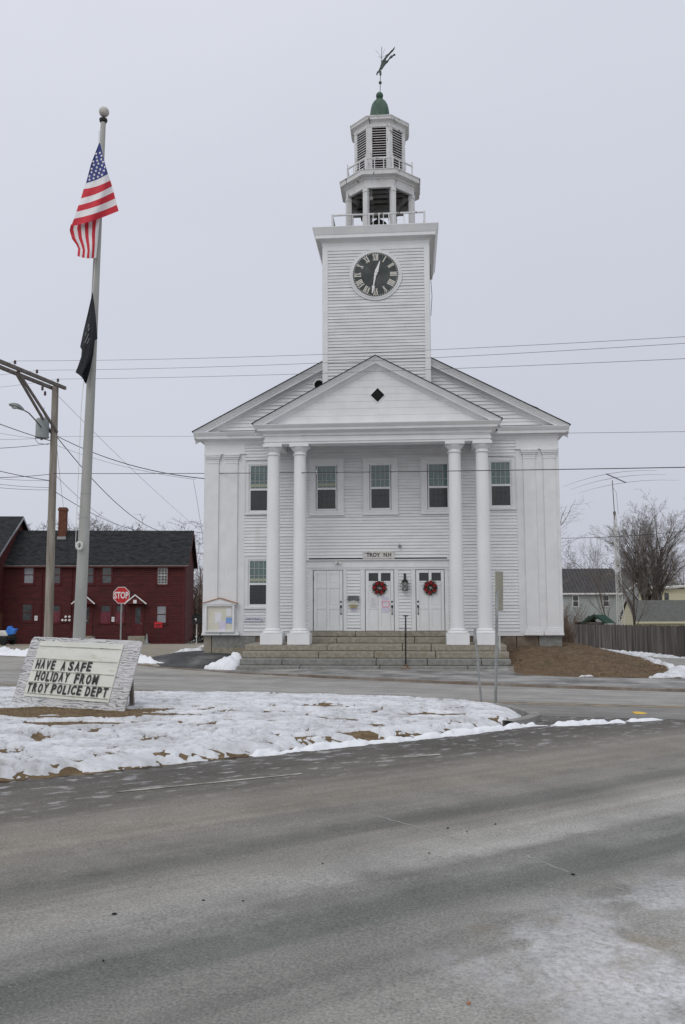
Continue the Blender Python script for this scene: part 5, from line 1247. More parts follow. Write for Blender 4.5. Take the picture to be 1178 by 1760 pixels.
for d_, s in ((.55, .26), (2.0, .26), (3.4, .26), (3.75, -.26)):
    c = aR+ad*d_+an*s+Vector((0, 0, .065)); mb = MB(); mb.lathe([(.012, 0), (.012, .08), (.055, .09), (.06, .12), (.03, .14), (.05, .16), (.05, .19), (.03, .22), (.001, .225)], c, 12); mb.build('insulator', m_glaze, up_, world=True, smooth=True)
mb = MB(); c = aR+ad*1.2-Vector((0, 0, .15))
for i in range(2): mb.lathe([(.02, -.1), (.05, -.08), (.05, .05), (.02, .1)], c+Vector((-.02-.12*i*-1, 0, -.12-.22*i)), 10)
mb.tube([c+Vector((.3, 0, .1)), c+Vector((.25, 0, -.1)), c+Vector((0, 0, -.05))], .012, 5); mb.build('cutout', m_glaze, up_, world=True)
tcx = P(73, 736, UY-.35); mb = MB(); mb.lathe([(.001, -.43), (.26, -.42), (.27, -.38), (.27, .34), (.24, .40), (.10, .44), (.001, .45)], tcx, 20)
for a in (0.6, 2.4): mb.lathe([(.03, .42), (.045, .46), (.03, .52), (.045, .56), (.02, .64)], tcx+Vector((.12*math.cos(a), .12*math.sin(a), 0)), 8)
mb.build('transformer', m_xfmr, up_, world=True, smooth=True)
mb = MB(); mb.tube([P(64, 727, UY-.4), P(61, 755, UY-.4), P(66, 762, UY-.3), P(84, 764, UY-.15)], .012, 5); mb.tube([P(80, 752, UY-.2), P(70, 756, UY-.3)], .03, 6); mb.tube([P(76, 700, UY-.3), P(76, 716, UY-.35)], .012, 5)
mb.build('jumper', m_wireg, up_, world=True)
lamp = thing('street_lamp', 'cobra head street lamp reaching out from the utility pole', 'street lamp', tuple(P(84, 752, UY-.15)))
mb = MB(); mb.tube([P(84, 752, UY-.12), P(74, 738, UY-.5), P(62, 723, UY-.9), P(50, 710, UY-1.3), P(39, 703.5, UY-1.7)], [.03, .03, .028, .026, .026], 8); mb.build('arm', m_arm, lamp, world=True)
h0, h1 = P(41, 704.5, UY-1.7), P(16, 695, UY-2.2); hd = (h1-h0); mb = MB(); prs = []
hw_ = [.04, .09, .13, .155, .15, .11, .04]; tp = [.05, .09, .12, .13, .12, .09, .03]
for i, t in enumerate(np.linspace(0, 1, 7)):
    c = h0+hd*t; sd_ = hd.cross(Vector((0, 0, 1))).normalized(); prs.append([c+sd_*hw_[i], c+sd_*hw_[i]*.7+Vector((0, 0, tp[i])), c-sd_*hw_[i]*.7+Vector((0, 0, tp[i])), c-sd_*hw_[i], c-sd_*hw_[i]*.6-Vector((0, 0, .035)), c+sd_*hw_[i]*.6-Vector((0, 0, .035))])
v_ = [p for r in prs for p in r]; f_ = [tuple(range(6)), tuple(range(41, 35, -1))]+[(i*6+k, i*6+(k+1) % 6, i*6+6+(k+1) % 6, i*6+6+k) for i in range(6) for k in range(6)]
mb.add(v_, f_); mb.build('lamp_head', m_xfmr, lamp, world=True, smooth=True)
mb = MB(); c = h0+hd*.62-Vector((0, 0, .04)); mb.ball(c, .12, 14, 8, .55); mb.build('lens', M('frosted lamp lens', (.42, .44, .42), (.5, .52, .50), 5, rough=.2, spec=.6), lamp, world=True, smooth=True)

def wire(label, a, b, sag, r=.009, mat=None, group=None, n=24, via=None):
    pts = []
    for i in range(n+1): t = i/n; p = a.lerp(b, t); pts.append((p.x, p.y, p.z-4*sag*t*(1-t)))
    mb = MB(); mb.tube(pts, r, 5); return tag(mb.build('overhead_wire', mat or m_wire), label, 'wire', group)
I = [aR+ad*d_+an*s+Vector((0, 0, .26)) for d_, s in ((.55, .26), (2.0, .26), (3.4, .26), (3.75, -.26))]
RY = -12.0
wire('thin power line from the end insulator across the hall roof, lowest of the upper three', I[0], D(1240, 613.5, 20.0), .10, .007, m_wireg)
wire('thin power line from the second insulator across the clock tower, middle of the upper three', I[1], D(1240, 586, 20.2), .16, .007, m_wireg)
wire('thin power line from the third insulator across the clock tower, topmost of the upper three', I[2], D(1240, 575, 20.8), .16, .007, m_wireg)
for i, (j, py) in enumerate(((1, 648), (2, 640), (0, 671))):
    wire(('thin power line leaving the second insulator away from the hall', 'thin power line leaving the third insulator away from the hall', 'thin power line leaving the end insulator away from the hall')[i], I[j], D(-60, py, 36.5), .05, .006, m_wireg, n=6)
pw = lambda py, dy=0.0: u0+ud*((P(90, py, UY).z-u0.z)/ud.z)
wire('thin grey wire running level along the eaves of the hall', pw(751)+Vector((.15, -.1, 0)), D(1240, 741, 20.0), .04, .006, m_wireg)
wire('thick black cable crossing in front of the columns', pw(815)+Vector((.1, -.2, 0)), D(1240, 802, 20.2), .06, .012)
wire('black service cable drooping from the pole to the hall corner', pw(750)+Vector((.15, 0, 0)), P(351, 822.5, -.05), .30, .016)
wire('black service cable slanting down from the pole to the ridge of the red house', pw(752)+Vector((.15, 0, 0)), D(291, 916, 66.5), .9, .019)
wire('lower dark wire slanting from the pole to the roof of the red house', pw(846)+Vector((.15, 0, 0)), D(270, 914, 66.5), .5, .014)
wire('pale wire pair member from mid pole to the roof of the red house', pw(818)+Vector((.15, 0, 0)), D(205, 902, 66.5), .3, .010, m_wireg)
wire('thin straight guy wire from the pole top towards the back of the hall', pw(680)+Vector((.12, 0, 0)), D(345, 912, 62), .2, .008, m_wireg)
wire('thin telephone wire from the pole to a bracket beside the hall corner', pw(766)+Vector((.15, 0, 0)), D(336, 824, 31), .18, .007, m_wireg)
wire('thin slack wire dropping down beside the hall corner', D(333, 826, 31), D(349, 925, 29.6), -.05, .007, m_wireg)
wire('thin wire dropping steeply from the pole to the chimney of the red house', pw(772)+Vector((.15, 0, 0)), D(110, 876, 66), .1, .009, m_wireg)
wire('single dark wire behind the hall over the board fence', D(940, 925, 44), D(1240, 905.5, 40), .15, .013)
for lab, py, qy, r, m_ in (('heavy black cable entering the pole below the transformer', 758, 712, .016, m_wire), ('thin wire reaching the pole just under the street lamp', 756, 738, .006, m_wireg), ('thin level wire reaching the pole below the transformer', 752, 757, .006, m_wireg), ('dark wire rising to the pole under the transformer brackets', 762, 775, .011, m_wire),
    ('black cable looping into the pole at the telephone clamp', 826, 800, .014, m_wire), ('black cable crossing behind the telephone clamp', 815, 824, .012, m_wire), ('thin telephone wire above the lowest two', 826, 821, .007, m_wire), ('thin telephone wire between two others low on the pole', 838, 829, .008, m_wire), ('lowest telephone wire on the pole', 842, 836, .008, m_wire)):
    wire(lab, pw(py)-Vector((.12, 0, 0)), D(-50, qy-3, 29), .05, r, m_, n=8)

# ------------------------------------------------------------------ red house and its neighbours
RA = math.radians(8.2); rdx, rdy = Vector((math.cos(RA), math.sin(RA), 0)), Vector((-math.sin(RA), math.cos(RA), 0))
RO = D(316.5, 1107, 67); RO.z = gz(RO.x, RO.y)-.05
rh = thing('red_house', 'long red clapboard house with a dark shingle roof and two hooded doors', 'house', tuple(RO), RA)
def rl(px, py):
    d = ray(px, py); n = rdy; t = (RO-Vector(CAM)).dot(n)/Vector(d).dot(n); q = Vector(CAM)+Vector(d)*t-RO; return q.dot(rdx), q.z
EW = rl(316.5, 968)[1]; LEN = -rl(6, 1000)[0]; DR = 6.2; RR = 2.75
RWIN = [(42, 58, 973, 1003), (91, 104, 973, 1003), (147, 161, 975, 1003), (176, 192, 975, 1003), (272, 288, 973, 1004), (39, 55, 1038, 1067), (89, 103, 1040, 1069), (174, 190, 1040, 1070), (200, 213, 1040, 1070), (270, 286, 1041, 1071)]
holes = []
for a, b, c, d in RWIN: x0, z1 = rl(a, c); x1, z0 = rl(b, d); holes.append((x0, x1, z0, z1))
mb = MB(); clap(mb, (-LEN, 0, 0), (1, 0, 0), (0, -1, 0), .25, EW, .16, lambda z, zt: subtract((0, LEN-.12), [(h[0]+LEN, h[1]+LEN) for h in holes if h[2] < zt-.03 and h[3] > z+.03]), th=.04, gap=.022, seed=31)
clap(mb, (0, 0, 0), (0, 1, 0), (1, 0, 0), .25, EW+RR-.1, .13, lambda z, zt: [(.12, DR-.12)] if z < EW else ([((z-EW)/RR*DR/2+.1, DR-(z-EW)/RR*DR/2-.1)] if DR-(z-EW)/RR*DR > .4 else []), th=.03, seed=32)
mb.build('wall', m_red, rh)
mb = MB(); mb.box(-LEN+.05, -.05, .05, DR, 0, EW); mb.add([(-.04, .02, EW), (-.04, DR, EW), (-.04, DR/2, EW+RR)], [(0, 1, 2)]); mb.box(-LEN, -.0, -.01, .05, 0, .24); mb.build('wall_core', m_redt, rh)
mb = MB(); mb.box(-.13, .012, -.045, .03, .0, EW); mb.box(-.03, .045, .031, .13, 0, EW); mb.box(-LEN, .03, -.06, .0, EW-.22, EW); mb.build('corner_trim', m_redt, rh)
mb = MB(); ov_ = .32; sl = RR/(DR/2)
q = [(-LEN-.2, -ov_, EW-ov_*sl+.05), (.32, -ov_, EW-ov_*sl+.05), (.32, DR/2, EW+RR+.05), (-LEN-.2, DR/2, EW+RR+.05)]
mb.face([(a, b, c+.08) for a, b, c in q]); mb.face(q[::-1]); mb.face([q[0], q[1], (q[1][0], q[1][1], q[1][2]+.08), (q[0][0], q[0][1], q[0][2]+.08)])
q2 = [(.32, DR+ov_, EW-ov_*sl+.05), (-LEN-.2, DR+ov_, EW-ov_*sl+.05), (-LEN-.2, DR/2, EW+RR+.05), (.32, DR/2, EW+RR+.05)]
mb.face([(a, b, c+.08) for a, b, c in q2]); mb.face(q2[::-1]); rf = mb.build('roof', m_shing, rh)
mb = MB()
for s in (0, 1): 
    a = (.30, -ov_ if s == 0 else DR+ov_, EW-ov_*sl-.02); b = (.30, DR/2, EW+RR-.02); mb.beam(a, b, .05, .20)
mb.box(-LEN-.2, .33, -ov_-.02, -ov_-.001, EW-ov_*sl-.06, EW-ov_*sl+.10); mb.build('roof_trim', m_redt, rf)
mb = MB(); mb.box(-LEN-.2, .33, -ov_-.045, -ov_-.022, EW-ov_*sl+.03, EW-ov_*sl+.11); mb.build('gutter', M('grey gutter', (.16, .15, .14), (.22, .2, .19), 4), rf)
cx0, cz = rl(97, 925); cx1, cz1 = rl(111, 879); cb = rl(100, 925)[0]
mb = MB(); ky = DR/2-.55; s_ = (67+ky)/67; cxx = rl(102, 900)[0]*s_; mb.box(cxx-.30, cxx+.30, ky-.3, ky+.3, EW+RR-1.0, EW+RR+2.0); mb.box(cxx-.35, cxx+.35, ky-.35, ky+.35, EW+RR+1.72, EW+RR+1.9); ch = mb.build('chimney', m_brick, rf)
mb = MB(); mb.box(cxx-.36, cxx+.36, ky-.36, ky-.302, EW+RR-.75, EW+RR-.45); mb.build('flashing', m_galv, ch)
for i, (h, (a, b, c, d)) in enumerate(zip(holes, RWIN)):
    x0, x1, z0, z1 = h; w_ = x1-x0; hh = z1-z0; mb = MB(); t = .10
    for A4 in ((x0-t, x0, z0-t, z1+t), (x1, x1+t, z0-t, z1+t), (x0, x1, z1, z1+t), (x0-t-.05, x1+t+.05, z0-t-.04, z0)):
        mb.box(A4[0], A4[1], -.075, .03, A4[2], A4[3])
    wn_ = mb.build('window', m_redt, rh)
    pale = i in (9,); board = i in (6, 7, 8)
    mb = MB(); mb.face([(x0, -.005, z0), (x1, -.005, z0), (x1, -.005, z1), (x0, -.005, z1)])
    mb.build('pane', m_curt if pale or i == 0 else m_hglass, wn_)
    mb = MB(); mb.box(x0, x1, -.03, -.006, (z0+z1)/2-.03, (z0+z1)/2+.03); 
    for s0, s1 in ((x0, x0+.04), (x1-.04, x1)): mb.box(s0, s1, -.03, -.006, z0, z1)
    mb.box(x0+.04, x1-.04, -.03, -.006, z0, z0+.045); mb.box(x0+.04, x1-.04, -.03, -.006, z1-.045, z1)
    if i == 4: 
        for k in range(1, 3): mb.box(x0+w_*k/3-.015, x0+w_*k/3+.015, -.02, -.006, z0, z1)
        for k in range(1, 6): mb.box(x0, x1, -.019, -.006, z0+hh*k/6-.015, z0+hh*k/6+.015)
    mb.build('sash', m_pale if i == 4 else m_redt, wn_)
    if board: mb = MB(); mb.box(x0-.02, x1+.02, -.06, -.032, z0-.02, z0+hh*.62); mb.build('cover_board', m_maroon, wn_)
for k, (apx, apy, exl, exr, ey, dl, drr, db) in enumerate(((148, 1022, 128, 166, 1038, 138, 158, 1093), (235.5, 1023.5, 218, 254, 1038, 229, 246, 1093))):
    ax_, az_ = rl(apx, apy); xl, zl = rl(exl, ey); xr, zr = rl(exr, ey); x0, zb = rl(dl, db); x1, zt = rl(drr, 1041)
    mb = MB(); mb.box(x0, x1, -.05, .04, zb, zt); mb.box(x0-.09, x0, -.08, .03, zb, zt+.09); mb.box(x1, x1+.09, -.08, .03, zb, zt+.09); dd = mb.build('door', m_redt, rh)
    mb = MB(); mb.box(x0+.16, x1-.16, -.056, -.0505, zb+1.0, zt-.15); mb.build('pane', m_hglass, dd)
    mb = MB(); mb.ball((x0+.1 if k == 0 else x1-.1, -.09, zb+.95), .045, 10, 6); mb.build('handle', m_galv, dd)
    mb = MB(); mb.add([(xl, -.75, zl), (xr, -.75, zl), (ax_, -.75, az_), (xl, 0, zl), (xr, 0, zl), (ax_, 0, az_)], [(0, 1, 2), (0, 2, 5, 3), (1, 4, 5, 2), (0, 3, 4, 1)]); hd_ = mb.build('door_hood', m_redt, rh)
    mb = MB(); mb.beam((xl-.04, -.78, zl+.0), (ax_, -.78, az_+.04), .05, .085); mb.beam((xr+.04, -.78, zl+.0), (ax_, -.78, az_+.04), .05, .085); mb.build('hood_trim', m_white, hd_)
    mb = MB(); mb.box(ax_-.13, ax_+.13, -.79, -.755, zl+.05, zl+.32); mb.build('number_plate', m_white, hd_)
    mb = MB(); mb.box(x0-.45, x1+.45, -1.0, -.06, -.1, zb*.5); mb.box(x0-.3, x1+.3, -.6, -.06, zb*.5, zb); mb.build('door_step', m_pale if False else m_gran, rh, bevel=.02)
    mb = MB()
    for xx in (x1+.35,): mb.tube([(xx, -.9, zb*.5), (xx, -.9, zb+.8), (xx, -.1, zb+1.0)], .02, 6)
    mb.build('door_rail', m_black, rh)
mb = MB()
for px in (73,): xx = rl(px, 1000)[0]; mb.tube([(xx, -.08, .3), (xx, -.08, EW-.3)], .045, 8)
xx = rl(124, 1000)[0]; mb.tube([(xx, -.08, 1.2), (xx, -.08, EW-.3)], .04, 8); mb.build('downpipe', m_redt, rh)
for i, (px, py) in enumerate(((114, 1060), (120.5, 1060), (108.5, 1066), (114, 1066), (120.5, 1066))):
    xx, zz = rl(px, py); t = thing('electric_meter', 'round glass electric meter in the cluster on the red wall between the two poles', 'meter', tuple(RO+rdx*xx-rdy*.03+Vector((0, 0, zz))), RA, 'electric meters on the red house')
    mb = MB(); mb.box(-.13, .13, -.08, 0, -.17, .13); mb.build('meter_box', m_redt, t); mb = MB(); mb.lathe([(.10, 0), (.10, .05), (.07, .09), (.001, .095)], (0, 0, 0), 14); mb.build('meter_glass', m_white, t, loc=(0, -.08, 0), rot=(math.pi/2, 0, 0), smooth=True)
for lab, px, py in (('white plate on the red wall beside the first lower window', 62.5, 1062.5), ('white plate on the red wall behind the stop sign post', 195, 1064.5)):
    xx, zz = rl(px, py); t = thing('wall_plate', lab, 'plate', tuple(RO+rdx*xx-rdy*.035+Vector((0, 0, zz))), RA); mb = MB(); mb.box(-.12, .12, -.03, 0, -.19, .19); mb.build('plate', m_white, t, bevel=.01); mb = MB(); mb.box(-.04, .04, -.034, -.0305, -.1, .12); mb.build('print', m_ink, t)
wx, wz = rl(149, 1062); t = thing('door_wreath', 'faded wreath on the half hidden hooded door of the red house', 'wreath', tuple(RO+rdx*wx-rdy*.07+Vector((0, 0, wz))), RA)
mb = MB(); rng = random.Random(3)
for i in range(90): a = rng.uniform(0, 6.283); c = Vector((.2*math.cos(a), -.03, .2*math.sin(a))); d = Vector((rng.gauss(0, 1), rng.gauss(0, .4), rng.gauss(0, 1))).normalized(); s = d.orthogonal().normalized(); mb.face([c, c+d*.06+s*.03, c+d*.12, c+d*.06-s*.03])
mb.build('greenery', m_brush, t)
mb = MB(); mb.box(-.1, .1, -.10, -.04, -.28, -.14); mb.build('bow', m_curt, t)
# red notice on a stake, bucket, cone, bush in front of the house
def on_lot(px, py): q = G(px, py); return q
x_, z_ = rl(276.5, 1074); q = RO+rdx*x_-rdy*1.2; t = thing('yard_sign', 'small bright red sign on a dark stake before the curtained window', 'sign', (q.x, q.y, gz(q.x, q.y)), RA)
mb = MB(); mb.tube([(0, 0, -.1), (0, 0, 1.75)], .025, 6); mb.build('stake', m_black, t); mb = MB(); mb.box(-.30, .30, -.05, -.028, 1.25, 1.68); mb.build('plate', m_stop, t)
mb = MB(); mb.box(-.22, .22, -.054, -.0505, 1.42, 1.50); mb.box(-.18, .1, -.054, -.0505, 1.32, 1.37); mb.build('print', m_flagk, t)
x_, z_ = rl(165, 1098); q = RO+rdx*x_-rdy*1.0; t = thing('bucket', 'white plastic bucket by the door step of the red house', 'bucket', (q.x, q.y, gz(q.x, q.y)), 0)
mb = MB(); mb.lathe([(.13, 0), (.17, .40), (.185, .41), (.185, .44), (.16, .44), (.12, .05), (.001, .05)], (0, 0, 0), 16); mb.build('pail', m_white, t, smooth=True); mb = MB(); mb.tube([(.17*math.cos(a), 0, .42+.12*math.sin(a)) for a in np.linspace(0, math.pi, 9)], .008, 5); mb.build('bail', m_wireg, t)
x_, z_ = rl(257, 1100); q = RO+rdx*x_-rdy*1.2; t = thing('road_cone', 'pale grey cone standing beside the second door step', 'cone', (q.x, q.y, gz(q.x, q.y)), 0)
mb = MB(); mb.lathe([(.12, .03), (.03, .75), (.001, .76)], (0, 0, 0), 14); mb.build('cone', m_xfmr, t, smooth=True); mb = MB(); mb.box(-.25, .25, -.2, .2, 0, .03); mb.build('base', m_xfmr, t)
# black satellite dish and clutter by the house corner
q = D(338.5, 1064, 62); t = thing('satellite_dish', 'black satellite dish on a post between the red house and the hall', 'satellite dish', (q.x, q.y, gz(q.x, q.y)), .3); hz = q.z-gz(q.x, q.y)
mb = MB(); mb.lathe([(.001, 0), (.18, .015), (.33, .06), (.40, .10), (.39, .11), (.30, .075), (.001, .02)], (0, 0, 0), 20); mb.build('dish', m_rubber, t, loc=(0, -.1, hz), rot=(math.radians(75), 0, 0), smooth=True)
mb = MB(); mb.tube([(0, 0, 0), (0, 0, hz)], .035, 8); mb.tube([(0, -.1, hz-.3), (-.1, -.5, hz)], .02, 6); mb.box(-.16, -.04, -.56, -.44, hz-.06, hz+.06); mb.build('mount', m_pale, t)
q = G(342, 1104); t = thing('brush_heap', 'snowy heap of twigs and junk by the corner of the hall', 'heap', (q.x, q.y, q.z)); rng = random.Random(9)
mb = MB()
for i in range(70): a = rng.uniform(0, 6.28); c = Vector((rng.uniform(-1.0, .8), rng.uniform(-.3, .3), rng.uniform(0, .45))); d = Vector((math.cos(a), rng.gauss(0, .3), math.sin(a)*.6)); mb.tube([c, c+d*rng.uniform(.2, .5)], .025, 4)
mb.build('twigs', m_rubber, t); mb = MB()
for i in range(26): mb.ball(Vector((rng.uniform(-1.0, .8), rng.uniform(-.3, .3), rng.uniform(.05, .5))), rng.uniform(.05, .13), 7, 5, .6)
mb.build('snow_clumps', m_snow, t)
# small garden tractor with a blue tub by the far end of the house
q = D(9, 1099, 60); q.z = gz(q.x, q.y)-.0; t = thing('garden_tractor', 'black garden tractor with a pale hood beside the red house', 'tractor', (q.x, q.y, q.z), math.radians(-20))
mb = MB(); mb.box(-1.2, .5, -.35, .35, .25, .62); mb.prism([(.5, .3), (.75, .35), (.78, .6), (.5, .72)], 'y', -.3, .3); mb.build('chassis', m_rubber, t, bevel=.05)
mb = MB(); mb.prism([(-.5, .62), (.45, .62), (.40, .86), (.1, 1.0), (-.5, 1.02)], 'y', -.3, .3); mb.build('hood', m_pale, t, bevel=.06)
mb = MB(); mb.prism([(-1.2, .63), (-.6, .63), (-.62, .75), (-1.05, .78), (-1.15, 1.2), (-1.25, 1.2)], 'y', -.28, .28); mb.build('seat', m_rubber, t, bevel=.04)
for x, r in ((-.85, .42), (.3, .3)):
    for s in (-1, 1):
        mb = MB(); mb.lathe([(r*.55, -.12), (r, -.10), (r, .10), (r*.55, .12)], (0, 0, 0), 20); w = mb.build('wheel', m_rubber, t, loc=(x, s*.42, r), rot=(math.pi/2, 0, 0), smooth=True)
        mb = MB(); mb.lathe([(.001, -.08), (r*.5, -.10), (r*.54, .10), (.001, .08)], (0, 0, 0), 16); mb.build('rim', m_white, w)
q2 = D(22, 1090, 60); q2.z = gz(q2.x, q2.y)+.25; t = thing('blue_tub', 'crumpled bright blue tub resting on the arms of the black tractor', 'tub', (q2.x-.1, q2.y, q2.z+.55), .2)
mb = MB(); mb.prism([(-.35, .05), (-.22, -.12), (.22, -.05), (.42, .38), (.12, .34), (-.02, .55), (-.22, .5)], 'y', -.3, .3); mb.build('shell', m_tarp, t, bevel=.05)
mb = MB(); mb.beam((-.9, .1, .02), (.1, .1, -.15), .06, .05); mb.beam((-.9, -.1, .02), (.1, -.1, -.15), .06, .05); mb.build('handle', m_pale, t)
# neighbour with a gable beyond the far end, teal roof behind
A0 = D(6.5, 1095, 66.5)+rdy*8.2; N_ = Vector((A0.x, A0.y, gz(A0.x, A0.y)-.1)); nb_ = thing('gabled_house', 'dark red gabled house of brick below at the far end of the red house', 'house', tuple(N_), RA)
rid = D(27, 888, 69.3); rz = rid.z-N_.z; hl = 5.4; ez = rz-3.4
mb = MB(); mb.box(-7.0, -.02, -2*hl, -.02, 0, 2.9); mb.build('brick_base', m_brick, nb_)
mb = MB(); clap(mb, (0, -2*hl, 0), (0, 1, 0), (1, 0, 0), 2.92, rz-.1, .14, lambda z, zt: [(0, 2*hl)] if zt < ez else ([((zt-ez)/3.4*hl, 2*hl-(zt-ez)/3.4*hl)] if (zt-ez) < 3.3 else []), th=.03, seed=40)
mb.add([(-.02, -2*hl, 2.9), (-.02, 0, 2.9), (-.02, 0, ez), (-.02, -hl, rz), (-.02, -2*hl, ez)], [(0, 1, 2, 3, 4)]); mb.box(-7, -.03, -2*hl, -.02, 2.9, ez); mb.build('upper_wall', m_red, nb_)
mb = MB()
for s in (-1, 1):
    y0 = -hl+s*(hl+.35); z0 = ez-.35*3.4/hl; q = [(-7.2, y0, z0), (.35, y0, z0), (.35, -hl, rz), (-7.2, -hl, rz)]; up2 = [(a, b, c+.12) for a, b, c in q]
    mb.face(up2); mb.face(q[::-1]); mb.face([q[0], q[1], up2[1], up2[0]]); mb.face([q[1], q[2], up2[2], up2[1]])
rf2 = mb.build('roof', m_shing, nb_)
mb = MB()
for s in (-1, 1): mb.beam((.37, -hl+s*(hl+.35), ez-.35*3.4/hl-.02), (.37, -hl, rz-.02), .04, .18)
mb.build('rake_board', m_curt, rf2)
mb = MB()
for k in range(3): mb.box(.03, .06, -hl+.6, -hl+1.2, rz-1.7-k*.42, rz-1.42-k*.42)
mb.build('gable_vent', m_dark, nb_)
q = D(80, 930, 85); t = thing('teal_roofed_barn', 'teal metal roofed barn peeping over the ridge of the red house', 'barn', (q.x, q.y, -2.0), RA); hz = D(80, 909, 85).z+2.0
mb = MB(); mb.box(-3.4, 3.4, 0, 6, 0, hz-.9); mb.build('wall', m_pale, t); mb = MB(); mb.prism([(-.4, hz-1.0), (3, hz), (6.4, hz-1.0), (3, hz-.12)], 'x', -3.6, 3.6); mb.build('roof', m_teal, t)

# ------------------------------------------------------------------ fence, houses and mast beyond the hall
f0, f1 = D(986, 1088, 70), D(1178, 1105, 40); f2 = Vector((14.12, 3.0, 0)); 
fn = thing('board_fence', 'weathered grey board fence along the pale driveway', 'fence', (14.3, 20, 0))
fx = lambda y: 14.12+(y-12.5)*.0148; ftop = lambda y: .80-(y-12.5)*.0296
mb = MB(); rng = random.Random(2); y = 2.0
while y < 43.0:
    w = rng.uniform(.14, .19); t_ = ftop(y)+rng.uniform(-.035, .03); x = fx(y)+rng.uniform(-.012, .012); b = gz(x, y)-.02
    mb.box(x, x+.022, y, y+w-.012, b, t_); y += w
mb.build('board_panel', m_fence, fn, world=True)
mb = MB()
for dz in (.25, .95): mb.beam((fx(2)+.05, 2, ftop(2)-dz), (fx(43)+.05, 43, ftop(43)-dz), .05, .09)
mb.build('rail', m_fence, fn, world=True)
for k in range(17):
    y = 2.2+k*2.5; mb = MB(); mb.box(fx(y)+.076, fx(y)+.17, y-.05, y+.05, gz(fx(y), y)-.2, ftop(y)-.05); mb.build('post', m_fence, fn, world=True)
mb = MB(); mb.box(fx(43)-.02, fx(43)+.10, 42.98, 43.1, gz(14.5, 43)-.1, ftop(43)+.05); mb.build('end_post', m_fence, fn, world=True)

def cam_yaw_house(px0, px1, dist): a, b = D(px0, 1050, dist), D(px1, 1050, dist); return math.atan2(b.y-a.y, b.x-a.x)
def hz_(px, py, dist): return D(px, py, dist).z
# grey house
GD = 95; ga = math.atan2((D(1062, 1050, GD)-D(960, 1050, GD)).y, (D(1062, 1050, GD)-D(960, 1050, GD)).x); gb = D(930, 1050, GD); gzb = -2.6
gh = thing('grey_house', 'grey sided house with a dark standing seam metal roof', 'house', (gb.x, gb.y, gzb), ga); k_ = GD/F_PX
gx_ = lambda px: (px-930)*k_; gzz = lambda py: hz_(1000, py, GD)-gzb
mb = MB(); mb.box(0, gx_(1075), 0, 8, 0, gzz(1018)); mb.build('wall', m_gsid, gh)
mb = MB(); e0 = gzz(1019)-.05; r0 = hz_(1000, 977, GD+4)-gzb; mb.add([(-.3, -.4, e0), (gx_(1076), -.4, e0), (gx_(1076), 4, r0), (-.3, 4, r0), (-.3, 8.4, e0), (gx_(1076), 8.4, e0)], [(0, 1, 2, 3), (3, 2, 5, 4), (0, 4, 5, 1)])
x = .0
while x < gx_(1075): mb.beam((x, -.41, e0+.03), (x, 4, r0+.03), .035, .05); x += .42
grf = mb.build('roof', m_metroof, gh); mb = MB(); mb.box(-.3, gx_(1076), -.44, -.41, e0-.14, e0+.04); mb.build('fascia', m_white, grf)
for a, b in ((985.5, 994.5), (1037.5, 1047)):
    mb = MB(); x0, x1, z0, z1 = gx_(a), gx_(b), gzz(1042), gzz(1024); t_ = .09
    for c in ((x0-t_, x0, z0-t_, z1+t_), (x1, x1+t_, z0-t_, z1+t_), (x0, x1, z1, z1+t_), (x0, x1, z0-t_, z0), (x0, x1, (z0+z1)/2-.03, (z0+z1)/2+.03)): mb.box(c[0], c[1], -.06, -.005, c[2], c[3])
    w = mb.build('window', m_white, gh); mb = MB(); mb.box(x0, x1, -.03, -.002, z0, z1); mb.build('pane', m_hglass, w)
mb = MB(); mb.box(gx_(966.5), gx_(969), -.03, -.002, 0, e0-.1); mb.box(gx_(1074), gx_(1075)+.02, -.03, -.002, 0, e0-.1); mb.build('corner_board', m_white, gh)
# grey gabled house
G2 = 110; b2 = D(1128, 1050, G2); g2 = thing('gabled_grey_house', 'light grey gabled house half hidden by the bare multi trunk tree', 'house', (b2.x, b2.y, -2.6), ga+.1); k2 = G2/F_PX
zz_ = lambda py: hz_(1128, py, G2)+2.6
mb = MB(); mb.add([(-58*k2, 0, 0), (52*k2, 0, 0), (52*k2, 0, zz_(1013)), (2*k2, 0, zz_(976)), (-48*k2, 0, zz_(1013))], [(0, 1, 2, 3, 4)]); mb.box(-48*k2, 52*k2, .02, 10, 0, zz_(1013)); mb.build('wall', m_gsid, g2)
mb = MB()
for s in (-1, 1): mb.beam((2*k2+s*54*k2, -.2, zz_(1015)), (2*k2, -.2, zz_(974)), .5, .22)
g2r = mb.build('rake_board', m_white, g2)
mb = MB(); 
for s in (-1, 1): mb.add([(2*k2+s*54*k2, -.3, zz_(1015)+.15), (2*k2, -.3, zz_(974)+.15), (2*k2, 10, zz_(974)+.15), (2*k2+s*54*k2, 10, zz_(1015)+.15)], [(0, 1, 2, 3)])
mb.build('roof', m_groof, g2)
for px, py in ((1127, 989), (1104, 1028), (1118, 1028)):
    x, z = (px-1128)*k2, zz_(py); mb = MB(); mb.box(x-.42, x+.42, -.05, -.004, z-.75, z+.75); w = mb.build('window', m_white, g2); mb = MB(); mb.box(x-.32, x+.32, -.06, -.0505, z-.65, z+.65); mb.build('pane', m_hglass, w)
